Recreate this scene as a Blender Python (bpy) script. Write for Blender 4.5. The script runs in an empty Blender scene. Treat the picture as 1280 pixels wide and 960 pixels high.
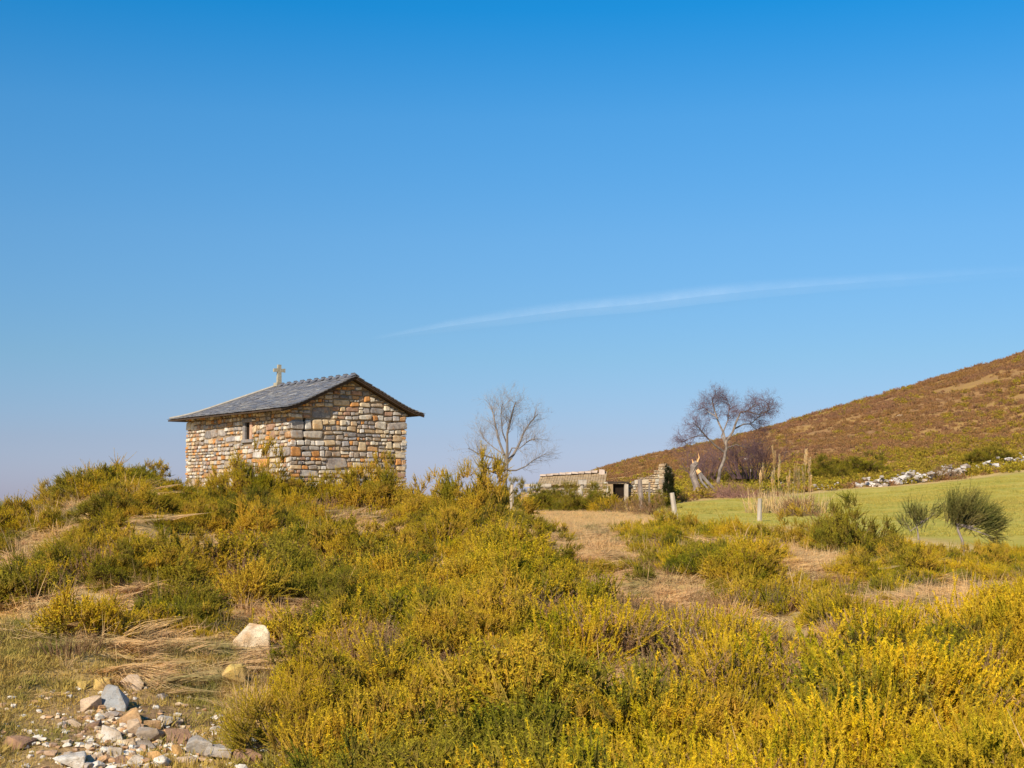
import bpy, bmesh, math, random
import numpy as np
from mathutils import Vector, Matrix
R = math.radians
random.seed(7)
rng = np.random.default_rng(11)
S = bpy.context.scene
C = S.collection

# ---------------------------------------------------------------- camera, light, exposure
F = 1700.0            # focal length in photo pixels (1280 wide)
EYE = 1.6
HOR = 620.0
PITCH = math.atan((HOR - 480) / F)
cam_d = bpy.data.cameras.new('camera')
cam = bpy.data.objects.new('camera', cam_d); C.objects.link(cam)
cam_d.sensor_width = 36; cam_d.lens = 36 * F / 1280
cam_d.clip_start = 0.1; cam_d.clip_end = 60000
cam.location = (0, 0, EYE); cam.rotation_euler = (R(90) + PITCH, 0, 0)
S.camera = cam

SUN = Vector((-0.398, -0.747, 0.53)).normalized()
el = math.asin(SUN.z); az = math.atan2(SUN.x, SUN.y)
w = bpy.data.worlds.new('World'); S.world = w; w.use_nodes = True
nt = w.node_tree; N = nt.nodes; L = nt.links
bg = N['Background']
sky = N.new('ShaderNodeTexSky'); sky.sky_type = 'NISHITA'; sky.sun_disc = False
sky.sun_elevation = el; sky.sun_rotation = az % (2 * math.pi)
sky.altitude = 900; sky.air_density = 1.0; sky.dust_density = 0.6; sky.ozone_density = 1.5
# smooth elevation tint (whole sky): hazy lilac at the horizon to a deep blue overhead
tc = N.new('ShaderNodeTexCoord'); sp = N.new('ShaderNodeSeparateXYZ'); L.new(tc.outputs['Generated'], sp.inputs[0])
rm = N.new('ShaderNodeValToRGB'); L.new(sp.outputs['Z'], rm.inputs[0])
SKYRAMP = [(0.0, (.34, .36, .62)), (0.012, (.33, .36, .61)), (0.041, (.33, .365, .55)), (0.10, (.325, .455, .57)), (0.187, (.315, .56, .71)), (0.27, (.235, .63, .84)), (0.345, (.05, .62, .93)), (1.0, (.05, .58, .92))]
e = rm.color_ramp.elements
while len(e) < len(SKYRAMP): e.new(0.5)
for k, (p, c) in enumerate(SKYRAMP): e[k].position = p; e[k].color = (*c, 1)
mx = N.new('ShaderNodeMix'); mx.data_type = 'RGBA'; mx.blend_type = 'MULTIPLY'; mx.inputs[0].default_value = 1
L.new(sky.outputs[0], mx.inputs[6]); L.new(rm.outputs[0], mx.inputs[7]); L.new(mx.outputs[2], bg.inputs[0])
bg.inputs[1].default_value = 0.126
sd = bpy.data.lights.new('sun', 'SUN'); sd.energy = 5.0; sd.angle = R(0.5); sd.color = (1.0, 0.87, 0.68)
so = bpy.data.objects.new('sun', sd); C.objects.link(so)
so.rotation_euler = SUN.to_track_quat('Z', 'Y').to_euler(); so.location = (-20, -40, 30)
S.view_settings.view_transform = 'Standard'; S.view_settings.look = 'None'
S.view_settings.gamma = 1.0; S.view_settings.exposure = 0.40; S.view_settings.use_curve_mapping = False
S.render.engine = 'CYCLES'
S.cycles.max_bounces = 5; S.cycles.transparent_max_bounces = 8

# ---------------------------------------------------------------- helpers
def tag(o, label=None, cat=None, group=None, kind=None):
    if label: o['label'] = label
    if cat: o['category'] = cat
    if group: o['group'] = group
    if kind: o['kind'] = kind
    return o
def empty(name, loc, rz=0):
    o = bpy.data.objects.new(name, None); C.objects.link(o); o.location = loc; o.rotation_euler = (0, 0, rz)
    o.empty_display_size = 0.2
    return o
def link(name, me, parent=None, loc=(0, 0, 0), rot=(0, 0, 0), scl=(1, 1, 1)):
    o = bpy.data.objects.new(name, me); C.objects.link(o)
    if parent: o.parent = parent
    o.location = loc; o.rotation_euler = rot; o.scale = scl
    return o
def np_mesh(name, verts, faces, mats, attrs=None, smooth=False, mat_idx=None):
    """verts (N,3), faces list of arrays (M,k)"""
    me = bpy.data.meshes.new(name)
    verts = np.asarray(verts, np.float32)
    me.vertices.add(len(verts)); me.vertices.foreach_set('co', verts.ravel())
    fl = [np.asarray(f, np.int32) for f in faces if len(f)]
    loops = np.concatenate([f.ravel() for f in fl])
    tot = np.concatenate([np.full(len(f), f.shape[1], np.int32) for f in fl])
    st = np.concatenate([[0], np.cumsum(tot)[:-1]]).astype(np.int32)
    me.loops.add(len(loops)); me.loops.foreach_set('vertex_index', loops)
    me.polygons.add(len(tot)); me.polygons.foreach_set('loop_start', st); me.polygons.foreach_set('loop_total', tot)
    me.polygons.foreach_set('use_smooth', np.full(len(tot), smooth))
    if mat_idx is not None: me.polygons.foreach_set('material_index', np.asarray(mat_idx, np.int32))
    for k, a in (attrs or {}).items():
        at = me.attributes.new(k, 'FLOAT', 'POINT'); at.data.foreach_set('value', np.asarray(a, np.float32))
    for m in (mats if isinstance(mats, (list, tuple)) else [mats]): me.materials.append(m)
    me.update(); me.validate()
    return me
class MB:
    """collects tubes and boxes in one mesh"""
    def __init__(s): s.v = []; s.t = []; s.q = []; s.n = 0
    def tube(s, pts, rad, n=5, cap=True):
        pts = [Vector(p) for p in pts]; m = len(pts); base = s.n
        up = Vector((0.31, 0.23, 0.92))
        for i, p in enumerate(pts):
            d = (pts[min(i + 1, m - 1)] - pts[max(i - 1, 0)]).normalized()
            a = d.cross(up)
            if a.length < 0.05: a = d.cross(Vector((1, 0, 0)))
            a.normalize(); b = d.cross(a)
            for k in range(n):
                th = 2 * math.pi * k / n
                s.v.append(p + (a * math.cos(th) + b * math.sin(th)) * rad[i])
        for i in range(m - 1):
            for k in range(n):
                k2 = (k + 1) % n
                s.q.append((base + i * n + k, base + i * n + k2, base + (i + 1) * n + k2, base + (i + 1) * n + k))
        s.n += m * n
        if cap:
            s.v.append(pts[0]); s.v.append(pts[-1]); a0, a1 = s.n, s.n + 1; s.n += 2
            for k in range(n):
                s.t.append((a0, base + (k + 1) % n, base + k)); s.t.append((a1, base + (m - 1) * n + k, base + (m - 1) * n + (k + 1) % n))
    def hexa(s, c8):
        b = s.n; s.v += [Vector(c) for c in c8]; s.n += 8
        for f in ((0, 3, 2, 1), (4, 5, 6, 7), (0, 1, 5, 4), (1, 2, 6, 5), (2, 3, 7, 6), (3, 0, 4, 7)): s.q.append(tuple(b + i for i in f))
    def box(s, x0, x1, y0, y1, z0, z1, j=0):
        s.hexa([(x + random.uniform(-j, j), y + random.uniform(-j, j), z + random.uniform(-j, j)) for z in (z0, z1) for x, y in ((x0, y0), (x1, y0), (x1, y1), (x0, y1))])
    def mesh(s, name, mat, smooth=False):
        return np_mesh(name, [tuple(v) for v in s.v], [np.array(s.q, np.int32).reshape(-1, 4), np.array(s.t, np.int32).reshape(-1, 3)], mat, smooth=smooth)

def hash2(ix, iy, seed):
    h = (ix.astype(np.int64) * 374761393 + iy.astype(np.int64) * 668265263 + seed * 974634777) & 0xFFFFFFFF
    h = ((h ^ (h >> 13)) * 1274126177) & 0xFFFFFFFF
    return ((h ^ (h >> 16)) & 0xFFFF) / 65535.0
def vnoise(x, y, seed=0):
    ix = np.floor(x); iy = np.floor(y); fx = x - ix; fy = y - iy
    fx = fx * fx * (3 - 2 * fx); fy = fy * fy * (3 - 2 * fy)
    ix = ix.astype(np.int64); iy = iy.astype(np.int64)
    a = hash2(ix, iy, seed); b = hash2(ix + 1, iy, seed); c = hash2(ix, iy + 1, seed); d = hash2(ix + 1, iy + 1, seed)
    return (a * (1 - fx) + b * fx) * (1 - fy) + (c * (1 - fx) + d * fx) * fy - 0.5
def fbm(x, y, sc, oct=4, seed=0):
    v = 0; a = 1
    for k in range(oct): v = v + a * vnoise(x / sc, y / sc, seed + k); sc /= 2.03; a *= 0.5
    return v

# ---------------------------------------------------------------- terrain heights
def px2az(px): return math.degrees(math.atan((px - 640) / F))
RR = np.array([0, 5, 8, 11, 15, 19, 23, 28, 36, 50, 70, 100, 140, 200, 300, 420, 520, 700, 1200, 3500.])
far_l = [-6, -10, -18, -27, -34, -45, -70, -120]
COLS = [
 (-180, [0, 0, 0, 0, 0, .1, .2, .3, .4, .5, .6, .5, .3, 0, -2, -5, -8, -12, -30, -80]),
 (-100, [0, 0, 0, .1, .2, .3, .3, .3, 0, -.5, -1.5, -3, -6, -10, -18, -27, -34, -45, -70, -120]),
 (-45,  [0, 0, .05, .3, .6, .9, 1.0, .9, .5, -.2, -1.2, -3] + far_l),
 (px2az(-60), [0, 0, .05, .42, .85, 1.1, 1.15, 1.0, .6, 0, -1, -3] + far_l),
 (px2az(0),  [0, 0, .05, .47, .9, 1.12, 1.18, 1.05, .8, .1, -1, -3] + far_l),
 (px2az(90), [0, 0, .05, .5, 1.05, 1.55, 1.55, 1.4, 1.2, .9, .3, -2] + far_l),
 (px2az(165), [0, 0, .05, .5, 1.1, 1.72, 1.74, 1.6, 1.4, 1.3, .9, -1] + far_l),
 (px2az(235), [0, 0, .05, .42, .92, 1.4, 1.5, 1.5, 1.45, 1.5, 1.4, 0, -3, -8, -16, -25, -32, -43, -70, -120]),
 (px2az(400), [0, 0, .05, .42, .88, 1.25, 1.45, 1.45, 1.4, 1.5, 1.4, .3, -2.5, -7, -15, -24, -31, -42, -70, -120]),
 (px2az(520), [0, 0, .05, .38, .78, 1.1, 1.22, 1.22, 1.2, 1.3, 1.1, .4, -1.5, -6, -13, -20, -28, -40, -70, -120]),
 (px2az(640), [0, 0, .05, .33, .68, .98, 1.02, 1.0, .95, .95, .9, .9, 0, -1, -4, -10, -18, -32, -70, -120]),
 (px2az(705), [0, 0, 0, .25, .55, .78, .86, .88, .9, .9, .85, .9, 1.1, 1.7, 2.6, 3.0, 1, -12, -60, -120]),
 (px2az(760), [0, 0, 0, .26, .60, .84, .88, .88, .88, .86, .88, 1.1, 2, 4, 7.2, 9.2, 9.0, 4, -40, -120]),
 (px2az(900), [0, 0, 0, .28, .66, .86, .84, .7, .6, .7, 1.0, 1.8, 3.2, 6.8, 12.8, 18, 20.2, 18, -20, -110]),
 (px2az(1050), [0, 0, 0, .28, .64, .80, .68, .42, .4, .7, 1.1, 1.8, 3.6, 9.2, 19, 27.7, 31.5, 31, 0, -100]),
 (px2az(1280), [0, 0, 0, .26, .52, .54, .40, .3, .4, .9, 1.5, 2.6, 4.7, 12.4, 27, 41.8, 48.8, 55, 40, -60]),
 (px2az(1700), [0, 0, 0, .1, .3, .45, .4, .4, .5, 1.1, 2.0, 3.6, 7, 19, 42, 66, 80, 95, 90, 0]),
 (60, [0, 0, 0, .1, .2, .3, .4, .5, .8, 1.6, 3, 6, 11, 24, 50, 78, 95, 115, 120, 40]),
 (110, [0, 0, 0, 0, .1, .2, .3, .4, .6, 1.0, 2, 4, 8, 15, 30, 45, 60, 75, 70, 0]),
 (180, [0, 0, 0, 0, 0, .1, .2, .3, .4, .5, .6, .5, .3, 0, -2, -5, -8, -12, -30, -80]),
]
AZC = np.array([c[0] for c in COLS]); ZC = np.array([c[1] for c in COLS])
def pchip(x, y, xq):
    """y: (..., n) over x; returns (..., m)"""
    h = np.diff(x); d = np.diff(y, axis=-1) / h
    m = np.zeros_like(y, dtype=float)
    d0 = d[..., :-1]; d1 = d[..., 1:]
    w1 = 2 * h[1:] + h[:-1]; w2 = h[1:] + 2 * h[:-1]
    same = d0 * d1 > 0
    with np.errstate(divide='ignore', invalid='ignore'):
        mm = np.where(same, (w1 + w2) / (w1 / np.where(same, d0, 1) + w2 / np.where(same, d1, 1)), 0)
    m[..., 1:-1] = mm; m[..., 0] = d[..., 0]; m[..., -1] = d[..., -1]
    i = np.clip(np.searchsorted(x, xq) - 1, 0, len(x) - 2)
    t = (xq - x[i]) / h[i]; t2 = t * t; t3 = t2 * t
    return (2 * t3 - 3 * t2 + 1) * y[..., i] + (t3 - 2 * t2 + t) * h[i] * m[..., i] + (-2 * t3 + 3 * t2) * y[..., i + 1] + (t3 - t2) * h[i] * m[..., i + 1]
RQ = np.concatenate([[0], np.geomspace(1, 3500, 420)])
AQ = np.linspace(-180, 180, 2401)
ZT = pchip(AZC, pchip(RR, ZC, RQ).T, AQ)      # (R, A)
def ground(x, y):
    x = np.asarray(x, float); y = np.asarray(y, float)
    r = np.hypot(x, y); a = np.degrees(np.arctan2(x, y))
    ri = np.where(r < 1, r, 1 + 419 * np.log(np.maximum(r, 1)) / math.log(3500)); ri = np.clip(ri, 0, 419.999)
    ai = np.clip((a + 180) / 360 * 2400, 0, 2399.999)
    r0 = ri.astype(int); a0 = ai.astype(int); fr = ri - r0; fa = ai - a0
    z = (ZT[r0, a0] * (1 - fr) + ZT[r0 + 1, a0] * fr) * (1 - fa) + (ZT[r0, a0 + 1] * (1 - fr) + ZT[r0 + 1, a0 + 1] * fr) * fa
    near = np.clip((r - 3) / 4, 0, 1) * np.clip(1 - (r - 24) / 14, 0.0, 1)
    z = z + near * (0.30 * fbm(x, y, 2.6, 4, 3) + 0.10 * fbm(x, y, .8, 3, 9))
    mid = np.clip((r - 30) / 30, 0, 1) * np.clip(1 - (r - 100) / 40, 0.0, 1)
    z = z + mid * 0.10 * fbm(x, y, 9, 3, 5)
    far = np.clip((r - 135) / 60, 0, 1)
    z = z + far * (2.6 * fbm(x, y, 70, 3, 21) + 0.9 * fbm(x, y, 9, 4, 31)) * np.clip(1.3 - r / 2500, 0.3, 1)
    return z
def gz(x, y): return float(ground(np.array([x]), np.array([y]))[0])
CP, SP = math.cos(PITCH), math.sin(PITCH)
def project(x, y, z):
    dz = z - EYE
    d = y * CP + dz * SP; v = -y * SP + dz * CP
    d = np.where(d > 0.1, d, 0.1)
    return 640 + F * x / d, 480 - F * v / d
def ray(px, py):
    a = (px - 640) / F; b = (480 - py) / F
    d = Vector((a, CP - b * SP, SP + b * CP)); return d / math.hypot(d.x, d.y)
def hit(px, py, rmin=5, rmax=600):
    """where the ray through that photo pixel meets the ground"""
    d = ray(px, py); rs = np.geomspace(rmin, rmax, 900)
    zz = ground(d.x * rs, d.y * rs); below = np.nonzero(EYE + d.z * rs <= zz)[0]
    if len(below) == 0: return None
    r = rs[below[0]]; return Vector((d.x * r, d.y * r, float(zz[below[0]])))
def at(px, r):
    """point of the ground at horizontal distance r in the direction of a photo column"""
    d = ray(px, HOR); return Vector((d.x * r, d.y * r, gz(d.x * r, d.y * r)))
def pt(px, py, r):
    d = ray(px, py); return Vector((d.x * r, d.y * r, EYE + d.z * r))

# ---------------------------------------------------------------- materials
def mat(name):
    m = bpy.data.materials.new(name); m.use_nodes = True; n = m.node_tree; n.nodes.clear()
    out = n.nodes.new('ShaderNodeOutputMaterial'); return m, n, out
def nd(n, t, **kw):
    o = n.nodes.new(t)
    for k, v in kw.items(): setattr(o, k, v)
    return o
def ramp(n, fac, stops, interp='LINEAR'):
    r = nd(n, 'ShaderNodeValToRGB'); r.color_ramp.interpolation = interp; e = r.color_ramp.elements
    while len(e) < len(stops): e.new(0.5)
    for k, (p, c) in enumerate(stops): e[k].position = p; e[k].color = (*c, 1)
    n.links.new(fac, r.inputs[0]); return r.outputs[0]
def noise(n, scale, detail=4, rough=0.6, vec=None, dist=0):
    t = nd(n, 'ShaderNodeTexNoise'); t.inputs['Scale'].default_value = scale; t.inputs['Detail'].default_value = detail
    t.inputs['Roughness'].default_value = rough; t.inputs['Distortion'].default_value = dist
    if vec is not None: n.links.new(vec, t.inputs['Vector'])
    return t.outputs['Fac']
def mix(n, fac, a, b, mode='MIX'):
    m = nd(n, 'ShaderNodeMix', data_type='RGBA', blend_type=mode)
    for s, v in ((0, fac), (6, a), (7, b)):
        if isinstance(v, (int, float)): m.inputs[s].default_value = v
        elif isinstance(v, tuple): m.inputs[s].default_value = (*v, 1)
        else: n.links.new(v, m.inputs[s])
    return m.outputs[2]
def mathn(n, op, a, b=0.0, clamp=False):
    m = nd(n, 'ShaderNodeMath', operation=op); m.use_clamp = clamp
    for s, v in ((0, a), (1, b)):
        if isinstance(v, (int, float)): m.inputs[s].default_value = v
        else: n.links.new(v, m.inputs[s])
    return m.outputs[0]
def attr(n, name): a = nd(n, 'ShaderNodeAttribute', attribute_name=name); return a.outputs['Fac']
def pos(n): return nd(n, 'ShaderNodeNewGeometry').outputs['Position']
def surf(n, out, col, rough=0.9, bump=None, bstr=0.3, bdist=0.02, spec=0.15, trans=0.0):
    p = nd(n, 'ShaderNodeBsdfPrincipled'); p.inputs['Roughness'].default_value = rough
    p.inputs['Specular IOR Level'].default_value = spec
    if isinstance(col, tuple): p.inputs['Base Color'].default_value = (*col, 1)
    else: n.links.new(col, p.inputs['Base Color'])
    if bump is not None:
        b = nd(n, 'ShaderNodeBump'); b.inputs['Strength'].default_value = bstr; b.inputs['Distance'].default_value = bdist
        n.links.new(bump, b.inputs['Height']); n.links.new(b.outputs[0], p.inputs['Normal'])
    if trans:
        t = nd(n, 'ShaderNodeBsdfTranslucent')
        if isinstance(col, tuple): t.inputs[0].default_value = (*col, 1)
        else: n.links.new(col, t.inputs[0])
        m = nd(n, 'ShaderNodeMixShader'); m.inputs[0].default_value = trans
        n.links.new(p.outputs[0], m.inputs[1]); n.links.new(t.outputs[0], m.inputs[2]); n.links.new(m.outputs[0], out.inputs[0])
    else: n.links.new(p.outputs[0], out.inputs[0])
def foliage_mat(name, base, mid, tip, vari, patch=0.35, trans=0.3, pscale=0.5):
    """colour runs from woody base to fresh tip; individuals and whole patches differ"""
    m, n, out = mat(name)
    c = ramp(n, attr(n, 'tip'), [(0.0, base), (0.45, mid), (1.0, tip)])
    rnd = nd(n, 'ShaderNodeObjectInfo').outputs['Random']
    c = mix(n, mathn(n, 'MULTIPLY', rnd, 0.55), c, vari)
    pn = noise(n, pscale, 3, 0.6, pos(n))
    pf = mathn(n, 'MULTIPLY', ramp(n, pn, [(0.42, (0, 0, 0)), (0.62, (1, 1, 1))]), patch)
    c = mix(n, pf, c, vari)
    hn = noise(n, 1.7, 3, .65, pos(n))
    c = mix(n, 1.0, c, ramp(n, hn, [(.34, (.52, .66, .52)), (.5, (1, 1, 1)), (.66, (1.17, 1.12, .86))]), 'MULTIPLY')
    fn = noise(n, 30, 2, 0.5, pos(n))
    c = mix(n, 1.0, c, ramp(n, fn, [(0.3, (.72, .72, .72)), (0.7, (1.25, 1.25, 1.25))]), 'MULTIPLY')
    surf(n, out, c, 0.9, trans=trans, spec=0.04)
    return m
M = {}
M['gorse'] = foliage_mat('gorse', (.32, .20, .07), (.44, .335, .014), (.70, .515, .014), (.58, .37, .05))
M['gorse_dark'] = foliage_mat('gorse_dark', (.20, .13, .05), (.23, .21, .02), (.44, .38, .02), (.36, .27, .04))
M['heath'] = foliage_mat('heath', (.36, .22, .06), (.52, .385, .014), (.76, .55, .014), (.62, .40, .045))
M['heather'] = foliage_mat('heather', (.28, .17, .09), (.42, .26, .13), (.56, .37, .18), (.32, .18, .10))
M['straw'] = foliage_mat('straw', (.44, .28, .14), (.64, .42, .20), (.78, .56, .30), (.54, .32, .17), trans=.25)
M['turf'] = foliage_mat('turf', (.46, .29, .12), (.55, .35, .11), (.68, .47, .15), (.42, .33, .08), trans=.3, patch=.6, pscale=1.2)
M['broom'] = foliage_mat('broom', (.20, .16, .08), (.19, .19, .05), (.34, .32, .08), (.30, .23, .07))
M['plume'] = foliage_mat('plume', (.50, .35, .18), (.66, .46, .25), (.82, .62, .38), (.60, .42, .22), trans=.35)

def ground_mat():
    m, n, out = mat('ground')
    P = pos(n)
    a = noise(n, 0.9, 6, 0.65, P); b = noise(n, 9, 5, 0.7, P)
    near = ramp(n, mathn(n, 'ADD', mathn(n, 'MULTIPLY', a, .6), mathn(n, 'MULTIPLY', b, .4)),
                [(0.34, (.20, .13, .06)), (0.45, (.34, .23, .09)), (0.53, (.46, .32, .13)), (0.66, (.56, .40, .18))])
    straw = ramp(n, noise(n, 3, 6, 0.7, P), [(0.3, (.42, .28, .11)), (0.5, (.60, .41, .15)), (0.7, (.72, .52, .23))])
    near = mix(n, attr(n, 'straw'), near, straw)
    earth = ramp(n, noise(n, 14, 5, 0.7, P), [(0.35, (.16, .09, .05)), (0.6, (.36, .22, .12))])
    near = mix(n, attr(n, 'earth'), near, earth)
    mp = nd(n, 'ShaderNodeMapping'); mp.inputs['Scale'].default_value = (1, 3, 1); n.links.new(P, mp.inputs[0])
    md = mathn(n, 'ADD', mathn(n, 'MULTIPLY', noise(n, 0.12, 4, .6, mp.outputs[0]), .6), mathn(n, 'MULTIPLY', noise(n, 2.2, 4, .7, P), .4))
    mead = ramp(n, md, [(0.3, (.33, .27, .045)), (0.45, (.41, .36, .065)), (0.55, (.50, .40, .085)), (0.68, (.60, .45, .12))])
    c = mix(n, attr(n, 'meadow'), near, mead)
    h1 = noise(n, 0.035, 5, .65, P); h2 = noise(n, 0.35, 6, .75, P)
    hf = mathn(n, 'ADD', mathn(n, 'MULTIPLY', h1, .5), mathn(n, 'MULTIPLY', h2, .5))
    hill = ramp(n, hf, [(0.36, (.30, .17, .08)), (0.46, (.36, .20, .08)), (0.54, (.40, .235, .075)), (0.64, (.44, .27, .08))])
    c = mix(n, attr(n, 'hill'), c, hill)
    dist = noise(n, 22, 4, .7, P)
    surf(n, out, c, 0.95, bump=mathn(n, 'ADD', mathn(n, 'MULTIPLY', dist, .3), mathn(n, 'MULTIPLY', h2, attr(n, 'hill'))), bstr=.8, bdist=.12, spec=.05)
    return m
M['ground'] = ground_mat()

def stone_mat(name, cols, nscale=9.0, bd=0.012, bs=.5, interp='CONSTANT', lichen=.35):
    m, n, out = mat(name)
    rnd = nd(n, 'ShaderNodeObjectInfo').outputs['Random']
    oc = nd(n, 'ShaderNodeTexCoord').outputs['Object']
    c = ramp(n, rnd, cols, interp)
    P = pos(n)
    a = noise(n, nscale, 6, .65, P)
    c = mix(n, 1.0, c, ramp(n, a, [(.3, (.62, .6, .6)), (.5, (1, .97, .95)), (.7, (1.3, 1.25, 1.15))]), 'MULTIPLY')
    o = noise(n, nscale * .45, 5, .7, P)
    c = mix(n, mathn(n, 'MULTIPLY', ramp(n, o, [(.55, (0, 0, 0)), (.63, (1, 1, 1))]), .45), c, (.42, .21, .07))
    st = noise(n, .9, 5, .7, P)
    c = mix(n, 1.0, c, ramp(n, st, [(.36, (.66, .63, .62)), (.5, (1, 1, 1)), (.64, (1.12, 1.05, .92))]), 'MULTIPLY')
    l = noise(n, nscale * 1.6, 4, .7, P)
    c = mix(n, mathn(n, 'MULTIPLY', ramp(n, l, [(.58, (0, 0, 0)), (.64, (1, 1, 1))]), lichen), c, (.56, .54, .47))
    surf(n, out, c, .92, bump=noise(n, nscale * 3, 6, .75, P), bstr=bs, bdist=bd, spec=.15)
    return m
WALLC = [(0, (.50, .44, .34)), (.08, (.32, .29, .27)), (.17, (.44, .27, .14)), (.25, (.58, .54, .46)), (.34, (.34, .22, .16)),
         (.43, (.38, .36, .34)), (.54, (.22, .21, .21)), (.62, (.52, .41, .27)), (.70, (.34, .28, .22)), (.80, (.50, .25, .09)), (.87, (.54, .52, .49)), (.94, (.36, .35, .36))]
M['wall_stone'] = stone_mat('wall_stone', WALLC)
M['ruin_stone'] = stone_mat('ruin_stone', [(0, (.38, .30, .20)), (.3, (.31, .25, .18)), (.6, (.44, .36, .25)), (.8, (.27, .23, .18))], 5, .03)
def joined_stone_mat(name, cols, vs, sz=(1, 1, 1)):
    """for stones joined in one mesh: colour by the mesh island"""
    m, n, out = mat(name)
    rnd = nd(n, 'ShaderNodeNewGeometry').outputs['Random Per Island']; P = pos(n)
    c = ramp(n, rnd, cols, 'CONSTANT')
    c = mix(n, 1.0, c, ramp(n, noise(n, vs, 6, .65, P), [(.3, (.6, .6, .6)), (.5, (1, .97, .95)), (.7, (1.25, 1.22, 1.15))]), 'MULTIPLY')
    c = mix(n, mathn(n, 'MULTIPLY', ramp(n, noise(n, vs * .5, 5, .7, P), [(.55, (0, 0, 0)), (.65, (1, 1, 1))]), .4), c, (.40, .22, .09))
    surf(n, out, c, .93, bump=noise(n, vs * 3, 5, .7, P), bstr=.5, bdist=.015, spec=.1)
    return m
M['wall_joined'] = joined_stone_mat('wall_joined', WALLC, 9)
RUINC = [(0, (.40, .32, .21)), (.2, (.30, .24, .17)), (.4, (.46, .38, .27)), (.55, (.24, .20, .16)), (.7, (.38, .27, .17)), (.85, (.43, .40, .33))]
M['ruin_joined'] = joined_stone_mat('ruin_joined', RUINC, 3)
M['white_stone'] = joined_stone_mat('white_stone', [(0, (.48, .45, .42)), (.3, (.36, .32, .28)), (.55, (.58, .55, .52)), (.72, (.29, .24, .20))], 3)
M['rubble'] = joined_stone_mat('rubble', [(0, (.70, .66, .58)), (.25, (.56, .34, .18)), (.4, (.44, .30, .20)), (.55, (.60, .48, .34)), (.75, (.66, .60, .52)), (.9, (.40, .34, .29))], 18)
M['slate'] = joined_stone_mat('slate', [(0, (.16, .17, .20)), (.2, (.20, .205, .23)), (.4, (.14, .15, .18)), (.6, (.23, .23, .235)), (.8, (.19, .18, .18)), (.96, (.34, .33, .31))], 6)
for k in ('slate',):
    n = M[k].node_tree
    p = [x for x in n.nodes if x.type == 'BSDF_PRINCIPLED'][0]; p.inputs['Roughness'].default_value = .6; p.inputs['Specular IOR Level'].default_value = .3
    mxs = [x for x in n.nodes if x.type == 'MIX' and x.blend_type == 'MIX']
    mxs[-1].inputs[7].default_value = (.16, .15, .13, 1)
def plain(name, c0, c1, scale=8, rough=.85, bump=.4, bd=.01, stretch=None):
    m, n, out = mat(name); v = pos(n)
    if stretch:
        mp = nd(n, 'ShaderNodeMapping'); mp.inputs['Scale'].default_value = stretch; n.links.new(v, mp.inputs[0]); v = mp.outputs[0]
    f = noise(n, scale, 6, .65, v)
    surf(n, out, ramp(n, f, [(.3, c0), (.7, c1)]), rough, bump=f, bstr=bump, bdist=bd, spec=.1); return m
M['mortar'] = plain('mortar', (.20, .15, .10), (.36, .27, .18), 14, .95, .6, .02)
M['wood_dark'] = plain('wood_dark', (.035, .026, .02), (.08, .055, .04), 12)
M['cross'] = plain('cross_stone', (.25, .22, .16), (.42, .38, .29), 15)
M['jamb'] = plain('jamb_stone', (.36, .21, .14), (.50, .33, .23), 12)
M['dark'] = plain('interior_shade_black', (.012, .008, .006), (.025, .016, .01), 5)  # near-black colour standing in for shade inside the openings
M['bark_grey'] = plain('bark_grey', (.13, .11, .10), (.26, .22, .19), 6, .95, .8, .04, (1, 1, .3))
M['bark_pale'] = plain('bark_pale', (.13, .10, .09), (.36, .29, .24), 3, .95, .8, .04)
M['bark_dapple'] = plain('bark_dapple', (.08, .06, .055), (.34, .28, .23), 2.5, .95, .8, .04)
M['twig_grey'] = plain('twig_grey', (.22, .19, .18), (.30, .27, .25), 5)
M['twig_purple'] = plain('twig_purple', (.11, .065, .08), (.18, .11, .11), 5)
M['split_wood'] = plain('split_wood', (.62, .30, .10), (.80, .50, .24), 8)
M['post'] = plain('weathered_post', (.28, .23, .18), (.52, .45, .37), 9, .9, .5, .01, (1, 1, .15))
M['twig_brown'] = plain('twig_brown', (.14, .085, .05), (.24, .15, .09), 20)
M['thatch'] = plain('ruin_roof', (.24, .16, .09), (.44, .33, .20), 2.5, .95, .8, .06, (1, 1, 3))
M['capstone'] = plain('cap_slab', (.40, .31, .25), (.54, .44, .37), 2)
def rock_mat(name, base, second, nsc=9):
    m, n, out = mat(name); oc = nd(n, 'ShaderNodeTexCoord').outputs['Object']
    a = noise(n, nsc, 6, .7, pos(n)); b = noise(n, nsc * .4, 4, .6, pos(n))
    c = mix(n, ramp(n, b, [(.42, (0, 0, 0)), (.6, (1, 1, 1))]), base, second)
    dn = noise(n, nsc * 1.3, 5, .75, pos(n), .6)
    c = mix(n, mathn(n, 'MULTIPLY', ramp(n, dn, [(.5, (0, 0, 0)), (.62, (1, 1, 1))]), .35), c, (.44, .30, .16))
    c = mix(n, 1.0, c, ramp(n, a, [(.3, (.7, .68, .65)), (.7, (1.45, 1.42, 1.38))]), 'MULTIPLY')
    surf(n, out, c, .88, bump=noise(n, nsc * 3, 7, .8, pos(n)), bstr=.9, bdist=.03, spec=.15); return m
M['r_white'] = rock_mat('rock_white', (.74, .70, .64), (.54, .44, .34))
M['r_grey'] = rock_mat('rock_grey', (.44, .40, .36), (.36, .28, .21))
M['r_blue'] = rock_mat('rock_bluegrey', (.36, .37, .38), (.30, .26, .22))
M['r_orange'] = rock_mat('rock_orange', (.66, .38, .14), (.52, .33, .18))
M['r_yellow'] = rock_mat('rock_yellow', (.66, .46, .14), (.56, .37, .16))
M['r_tan'] = rock_mat('rock_tan', (.60, .44, .30), (.50, .38, .27))
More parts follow.
